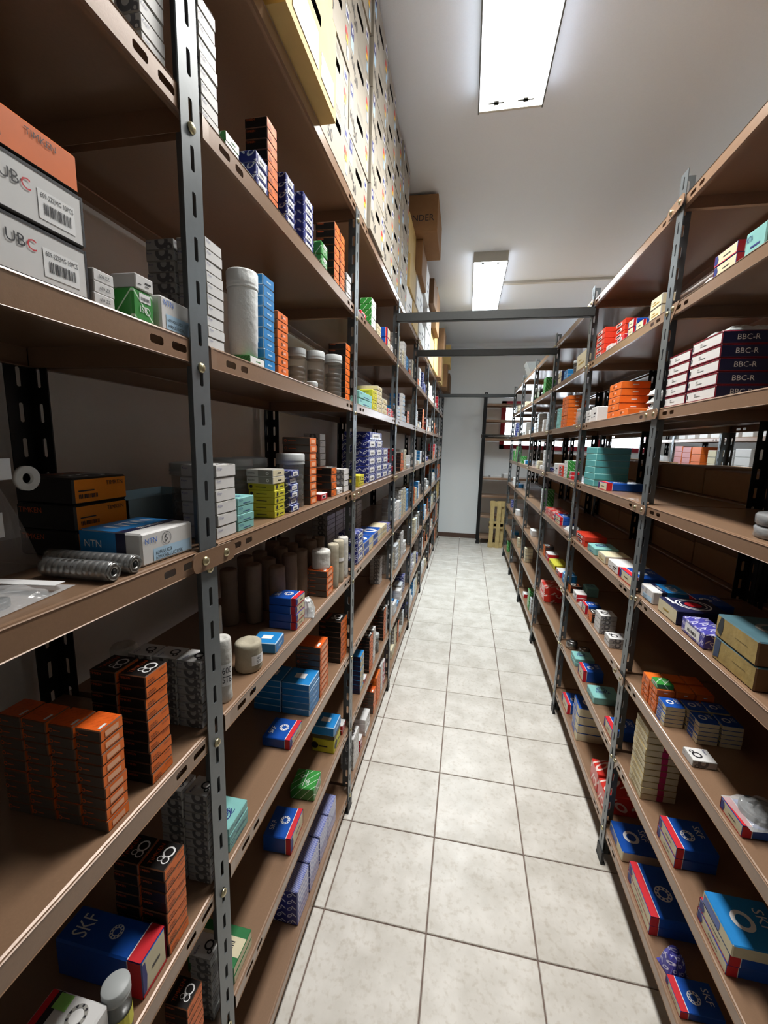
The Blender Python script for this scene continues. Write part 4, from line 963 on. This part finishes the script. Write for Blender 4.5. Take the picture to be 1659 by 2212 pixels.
bag(.66, 1.283, RZ[2]+.161, .11, .13, .018, .05, 'milky wrapped packet lying on the navy cartons', 2, 10, m='film_milky')
b2 = bag(.645, .910, RZ[5]+.0275, .095, .09, .02, .1, 'clear bag with big dark ring lying on a blue carton', 0, 12); put('bearing', ring_mesh(.036, .02, .012, 'plastic_black'), b2, (0, 0, .001))
for k in range(3): bag(.632, 1.605, RZ[2]+.0005+.026*k, .07, .07, .024, .1*k, 'milky pouch, %s up in the little pile beside the post' % NTH[k], 1, 20+k, m='film_milky')
bag(.62, 2.165, RZ[5]+.0005, .05, .06, .02, .1, 'small clear bag between white and blue cartons, open rack, shelf six', 1, 31)
bag(.64, 2.60, RZ[4]+.0005, .08, .12, .02, .1, 'white crumpled bag on shelf five, open rack bay three', 1, 33, m='film_milky')
for k in range(2): bag(.625, 2.33+.05*k, RZ[2]+.0005, .05, .05, .05, .4*k, 'crumpled clear bag by the second post, shelf three, %s of two' % NTH[k], 1, 40+k)
bag(-.44, .6, LZ[6], .001, .001, .001, 0, 'x', 0, 1) if False else None
# ring-printed crumpled packet on the lowest shelf
pk = put('wrapped_packet', None, None, (.625, 1.068, RZ[7]+.0005), (0, 0, .3), 'crumpled blue ring-printed packet between two blue cartons, lowest shelf', 'packet')
bmv = bag_mesh(.055, .05, .05, 77, 'print_rings_violet', 6); put('wrapping', bmv, pk)
# film-wrapped discs
for k in range(2):
    o = put('wrapped_disc', None, None, (.672, .985, RZ[3]+.0005+.0262*k), (0, 0, .6*k), '%s of two film-wrapped steel bearing rings stacked on shelf four' % ('upper' if k else 'lower'), 'bearing', 'film-wrapped bearing rings')
    put('bearing_ring', lathe('bearing_ring', [(.03, .001), (.066, .001), (.069, .004), (.069, .021), (.066, .0235), (.058, .0235), (.055, .021), (.038, .021), (.034, .0235), (.03, .0235), (.03, .001)], ['steel_dark'], 30), o)
    put('film', lathe('film', [(.02, .0005), (.068, .0005), (.0705, .004), (.0702, .013), (.0705, .021), (.067, .0245), (.03, .0243), (.01, .0242)], ['film'], 30, wob=.015), o)
for k in range(2):
    o = put('silver_roll', lathe('silver_roll', [(.026, 0), (.03, .004), (.029, .016), (.03, .03), (.027, .036), (.012, .037)], ['steel'], 20, wob=.03), None, (.625+.045*k, 2.33-.075*k, RZ[6]+.0005), (0, 0, k), 'silver foil-wrapped bearing, %s of two beside the second post' % NTH[k], 'bearing', 'foil-wrapped bearings')
    put('paper_slip', boxes_mesh('paper_slip', [(-.008, -.006, .0372, .008, .006, .0378)], ['ink_white']), o)
tin = put('clear_jar', None, None, (.64, 2.62, RZ[2]+.0005), (0, 0, 0), 'clear plastic jar of parts on shelf three, open rack bay three', 'jar')
put('body', lathe('body', [(.036, 0), (.04, .004), (.04, .07), (.034, .078)], ['plastic_clear'], 22), tin); put('lid', lathe('lid', [(.037, .078), (.038, .08), (.038, .09), (.034, .092)], ['plastic_grey'], 22), tin); put('bearing', ring_mesh(.03, .012, .05, 'steel'), tin, (0, 0, .003))
# pale tray at the back of shelf four
tr = put('plastic_tray', boxes_mesh('plastic_tray', [(-.72, .76, 0, -.60, 1.0, .003), (-.72, .76, 0, -.717, 1.0, .055), (-.603, .76, 0, -.60, 1.0, .055), (-.72, .76, 0, -.60, .763, .055), (-.72, .997, 0, -.60, 1.0, .055)], ['plastic_trayblue']), None, (-.025, -.08, z4), (0, 0, 0), 'shallow pale blue plastic tray at the back of shelf four', 'tray')

# ------------------------------------------------------------------ archive boxes on the wall rack's top shelf
def archive_mesh(w, d, h, m):
    """carton with a shallow finger recess painted black inside in its front; local -y front"""
    v2, f2 = hole_cell(-w/2, w/2, 0, h, 0, h*.62, .042, .011, 0)
    V = [(a, -d/2, b) for a, b in v2]; F = [q for q in f2]; I = [0]*len(F)
    k = len(V); V += [(a, -d/2+.012, b) for a, b in v2[:8]]
    for i in range(8): j = (i+1) % 8; F.append((i, j, k+j, k+i)); I.append(1)
    F.append(tuple(range(k, k+8))); I.append(1)  # black lining puts the shade of the hollow box into the colour
    b = len(V); V += [(-w/2, -d/2, 0), (w/2, -d/2, 0), (w/2, d/2, 0), (-w/2, d/2, 0), (-w/2, -d/2, h), (w/2, -d/2, h), (w/2, d/2, h), (-w/2, d/2, h)]
    for q in BOXF:
        if q != (0, 1, 5, 4): F.append(tuple(i+b for i in q)); I.append(0)
    return mesh_from('archive_box', V, F, [m, 'card_black'], I)
AW, AH, AD = .254, .1535, .30
AM = archive_mesh(AW-.002, AD, AH-.0015, 'archive_white')
def archive_print():
    p = Print(AW-.002, AD, AH-.0015); w, h = p.w, p.h
    p.rect('F', .04*w, .74*h, .16*w, .94*h, 'ink_navy'); p.ring('F', .10*w, .85*h, .05*h, 0, 'ink_white', 10, .0009); p.rect('F', .04*w, .52*h, .16*w, .72*h, 'ink_paleblue')
    p.text('F', 'Mul', .04*w, .28*h, .16*h, 'ink_dark', .16*w); p.text('F', '50', .2*w, .12*h, .2*h, 'ink_dark')
    p.rect('F', .79*w, .70*h, .95*w, .92*h, 'card_grey'); p.rect('F', .80*w, .72*h, .94*w, .9*h, 'ink_white', .0008); p.rect('F', .82*w, .76*h, .92*w, .86*h, 'ink_navy', .001)
    for k, (c, x0, x1, y0, y1) in enumerate((('ink_red', .80, .86, .44, .56), ('ink_orange', .86, .91, .42, .53), ('ink_yellow', .82, .90, .34, .43), ('ink_paleblue', .85, .93, .12, .30))): p.rect('F', x0*w, y0*h, x1*w, y1*h, c, .0006+.0001*k)
    for k in range(3): p.rect('F', .36*w, (.9-.05*k)*h, .66*w, (.915-.05*k)*h, 'card_grey')
    return p.build()
AP = archive_print()
zt = LZ[0]+.0005
for c in range(6):
    y = 1.155+AW*(c+.5)+(.004 if c > 1 else 0); xo = (-.412, -.412, -.402, -.408, -.418, -.410)[c]
    for r in range(5):
        if c == 0 and r > 4: continue
        o = put('archive_box', AM, None, (xo-AD/2+random.uniform(-.003, .003), y, zt+r*AH), (0, 0, PI/2+random.uniform(-.006, .006)), 'white archive box with finger slot, %s row up, %s column along the top shelf' % (NTH[r], NTH[c]), 'box', 'white archive boxes on the top shelf')
        put('print', AP, o, kind='stuff')
BM = archive_mesh(.30, .33, .20, 'kraft_yellow')
for k, (y, x) in enumerate(((1.0, -.535), (.685, -.53))):
    o = put('archive_box', BM, None, (x, y, zt), (0, 0, PI/2), 'buff archive box with white label overhanging the top shelf, %s one' % ('nearer' if k else 'farther'), 'box', 'buff archive boxes')
    put('label', boxes_mesh('label', [(-.12, -.1665, .02, .02, -.1655, .09), (.04, -.1665, .02, .13, -.1655, .07)], ['ink_white']), o)
    put('archive_box', BM, None, (x-.01, y, zt+.201), (0, 0, PI/2), 'buff archive box in second row up, %s one' % ('nearer' if k else 'farther'), 'box', 'buff archive boxes')
# further along the same shelf: mixed cardboard boxes
def topbox(style, y0, y1, z0, h, xf, d, what):
    carton(style, y1-y0, d, h, True, (xf-d/2, (y0+y1)/2, z0), PI/2+random.uniform(-.02, .02), what, 'mixed cardboard boxes on the top shelf')
topbox('white', 2.69, 2.94, zt, .155, -.41, .3, 'white box at foot of the mixed pile, first along top shelf')
topbox('buff', 2.72, 3.02, zt+.156, .19, -.40, .3, 'buff yellow box under the buff yellow box on the top shelf')
topbox('buff', 2.70, 3.02, zt+.347, .22, -.41, .3, 'buff yellow box second up beside the white archive boxes')
topbox('kraftn', 2.95, 3.40, zt+.568, .215, -.27, .34, 'brown box lettered in black, topmost and jutting over the aisle')
topbox('buff', 2.96, 3.25, zt, .155, -.405, .3, 'buff box at shelf level below the lettered brown box')
topbox('kraft', 3.05, 3.4, zt+.346, .22, -.37, .32, 'tall brown box directly beneath the lettered brown box')
topbox('white', 3.04, 3.5, zt+.157, .188, -.40, .3, 'long white box in the middle of the mixed pile')
topbox('white', 3.42, 3.76, zt+.346, .25, -.385, .3, 'white box with torn tape above the nearest crossbar')
topbox('white', 3.3, 3.72, zt, .155, -.405, .3, 'white box at shelf level above bay four')
topbox('kraftd', 3.85, 4.15, zt+.41, .2, -.35, .3, 'dark brown box lying high behind the torn white box')
topbox('white', 3.75, 4.15, zt, .2, -.40, .3, 'white box at shelf level above bay five')
topbox('white', 3.56, 4.05, zt+.2+.001, .14 if False else .2, -.40, .3, 'white box second up above bay five') if False else None
topbox('kraft', 4.2, 4.6, zt+.3, .36, -.355, .3, 'tall brown and white box above the second crossbar')
topbox('buff', 4.18, 4.62, zt, .298, -.40, .3, 'buff box under the tall brown box')
topbox('white', 3.77, 4.15, zt+.202, .2, -.395, .3, 'white box second up above bay five')
topbox('buff', 4.65, 5.1, zt, .25, -.39, .3, 'buff box at shelf level above bay five end')
topbox('buff', 4.68, 5.1, zt+.251, .22, -.4, .3, 'buff box second up above bay five end')
topbox('kraft', 5.15, 5.5, zt, .3, -.36, .3, 'brown box at shelf level above bay six')
topbox('kraftd', 5.15, 5.5, zt+.301, .24, -.33, .3, 'dark brown box second up above bay six')
topbox('buff', 5.55, 5.95, zt, .34, -.38, .3, 'buff box above bay six end')
topbox('kraft', 6.0, 6.45, zt, .3, -.33, .3, 'brown box above bay seven')
topbox('buff', 6.05, 6.5, zt+.301, .26, -.30, .3, 'buff box topmost above bay seven')
topbox('kraftd', 6.5, 6.93, zt, .26, -.31, .3, 'dark brown box above the end of bay seven')

# ------------------------------------------------------------------ the hidden rack's cardboard boxes and the far rack
rb = random.Random(9)
for lv, top in ((3, .108), (4, .1), (5, .25), (6, .25), (7, .25)):  # tall dark boxes on the lower shelves added to stop next-aisle light
    for k in range(12 if lv < 5 else 8):
        y = RY[k//2]+.045+(k % 2)*.412; hh = top+rb.uniform(-.006, .004)
        if lv == 4 and k < 8: carton('kraftd', .405, .30, .155, True, (XB-.012-.15, y+.206, RZ[lv]+hh+.001), PI/2, 'added dark box blocking light, %s along upper row, shelf five of the rack behind' % NTH[k], 'cardboard boxes in the rack behind')  # upper row added to keep the gap behind the shelf dark
        carton('kraftd' if lv > 4 else 'kraft', .405, .30, hh, True, (XB-.012-.15, y+.206, RZ[lv]+.0005), PI/2, 'brown cardboard box, %s along %s of the rack behind' % (NTH[k], SHELFN[lv]), 'cardboard boxes in the rack behind')
i = 0
for (y0, y1, n, h, st) in ((5.08, 5.25, 4, .058, 'pink'), (4.9, 5.07, 4, .055, 'pink'), (4.70, 4.88, 3, .075, 'orange'), (4.44, 4.58, 3, .065, 'cream'), (4.18, 4.33, 3, .065, 'white'), (3.95, 4.16, 3, .07, 'white'), (5.5, 5.7, 2, .06, 'white')):
    for k in range(n):
        carton(st, y1-y0-.004, .16, h-.001, k == n-1, (XF+.012+.08, (y0+y1)/2, RZ[3]+.0005+k*h), -PI/2, '%s, %s up, %s stack on the far rack across the next aisle' % (ST[st][1], NTH[k], NTH[i]), 'cartons on the far rack', detail=False)
    i += 1
for k, yk in enumerate((3.85, 4.05, 4.24, 4.52, 4.72, 4.95, 5.15)):
    carton('white', .14, .15, .05, True, (XF+.095, yk, RZ[2]+.0005), -PI/2, 'plain white carton, %s along the upper shelf of the far rack' % NTH[k], 'cartons on the far rack', detail=False)
# grey trays piled on top of the free-standing rack
for k in range(4):
    h = .03; w, d = .30-.02*k, .22
    v = [(-w/2*.8, -d/2*.8, 0), (w/2*.8, -d/2*.8, 0), (w/2*.8, d/2*.8, 0), (-w/2*.8, d/2*.8, 0), (-w/2, -d/2, h*1.4), (w/2, -d/2, h*1.4), (w/2, d/2, h*1.4), (-w/2, d/2, h*1.4), (-w/2+.006, -d/2+.006, h*1.4), (w/2-.006, -d/2+.006, h*1.4), (w/2-.006, d/2-.006, h*1.4), (-w/2+.006, d/2-.006, h*1.4), (-w/2*.8, -d/2*.8, .004), (w/2*.8, -d/2*.8, .004), (w/2*.8, d/2*.8, .004), (-w/2*.8, d/2*.8, .004)]
    f = [(0, 3, 2, 1)]+[(i, (i+1) % 4, 4+(i+1) % 4, 4+i) for i in range(4)]+[(4+i, 4+(i+1) % 4, 8+(i+1) % 4, 8+i) for i in range(4)]+[(8+i, 8+(i+1) % 4, 12+(i+1) % 4, 12+i) for i in range(4)]+[(12, 13, 14, 15)]
    put('grey_tray', mesh_from('grey_tray', v, f, ['plastic_grey']), None, (.72-.012*k, 4.95+.03*k, RZ[0]+.0005+k*h*1.42), (0, 0, PI/2), 'grey plastic tray, %s up in the pile atop the open rack' % NTH[k], 'tray', 'grey trays on the rack top')
for k in range(2): carton('olive', .2, .16, .035, True, (.70, 5.5+.01*k, RZ[0]+.0005+.036*k), -PI/2, '%s of two olive boxes on top of the open rack near its end' % ('upper' if k else 'lower'), 'olive boxes on the rack top')

# ------------------------------------------------------------------ rack across the end of the aisle, pallet, tube
EX0, EX1, EY = .262, 1.18, 6.72
er = put('shelving_unit', None, None, (EX0, EY, 0), (0, 0, 0), 'open dark shelving unit across the aisle end in front of the window', 'shelving')
for x in (0, EX1-EX0):
    for y in (0, .31):
        p_ = put('post', POSTB, er, (x, y, 0), (0, 0, -PI/2 if x == 0 else PI))
        if y == 0: put('foot', FOOT, p_)
for z in (2.18, 1.94, 1.66, 1.06, .78, .46, .12):
    put('shelf', shelf_mesh(EX1-EX0-.006, .305, False) if 'ES' not in globals() else ES, er, ((EX1-EX0)/2, .157, z))
tb = put('steel_pipe', lathe('steel_pipe', [(.026, 0), (.03, .001), (.03, 1.1), (.026, 1.101)], ['steel'], 16), None, (.20, EY+.06, 1.66+.031), (0, PI/2, 0), 'shiny steel pipe lying on the end shelving, sticking out beyond its post', 'pipe')
for k, (x, w, h) in enumerate(((.45, .16, .03), (.62, .1, .06))):
    put('paper_pile', boxes_mesh('paper_pile', [(-w/2, -.1, q*.008, w/2+.004*(q % 3), .1, q*.008+.007) for q in range(int(h/.008))], ['card_white']), None, (x, EY+.15, 1.0605), (0, 0, .1), '%s pile of white papers on the end shelving' % ('low' if k == 0 else 'taller'), 'papers')
# wooden pallet stood on its edge before the end shelving
pl = put('wooden_pallet', None, None, (.43, 6.50, 0), (0, 0, 0), 'pale wooden pallet stood on edge at the aisle end', 'pallet'); pl.scale = (1.3, 1, 1)
for k, x in enumerate((.0, .075)):
    put('board', boxes_mesh('board', [(x-.022, 0, 0, x+.022, .018, .72)], ['wood_pale']), pl)
for z in (.0, .30, .33, .64):
    put('cross_board', boxes_mesh('cross_board', [(-.03, .018, z, .13, .05, z+.075)], ['wood_pale']), pl)
for k, x in enumerate((.0, .075, .12)):
    put('board', boxes_mesh('board', [(x-.022, .05, 0, x+.022, .068, .72)], ['wood_pale']), pl)
# small shared meshes become single-user: flat geometry traces faster than thousands of tiny instances
for o in list(bpy.data.objects):
    if o.type == 'MESH' and o.data.users > 1 and len(o.data.polygons) < 400: o.data = o.data.copy()
bpy.context.view_layer.update()
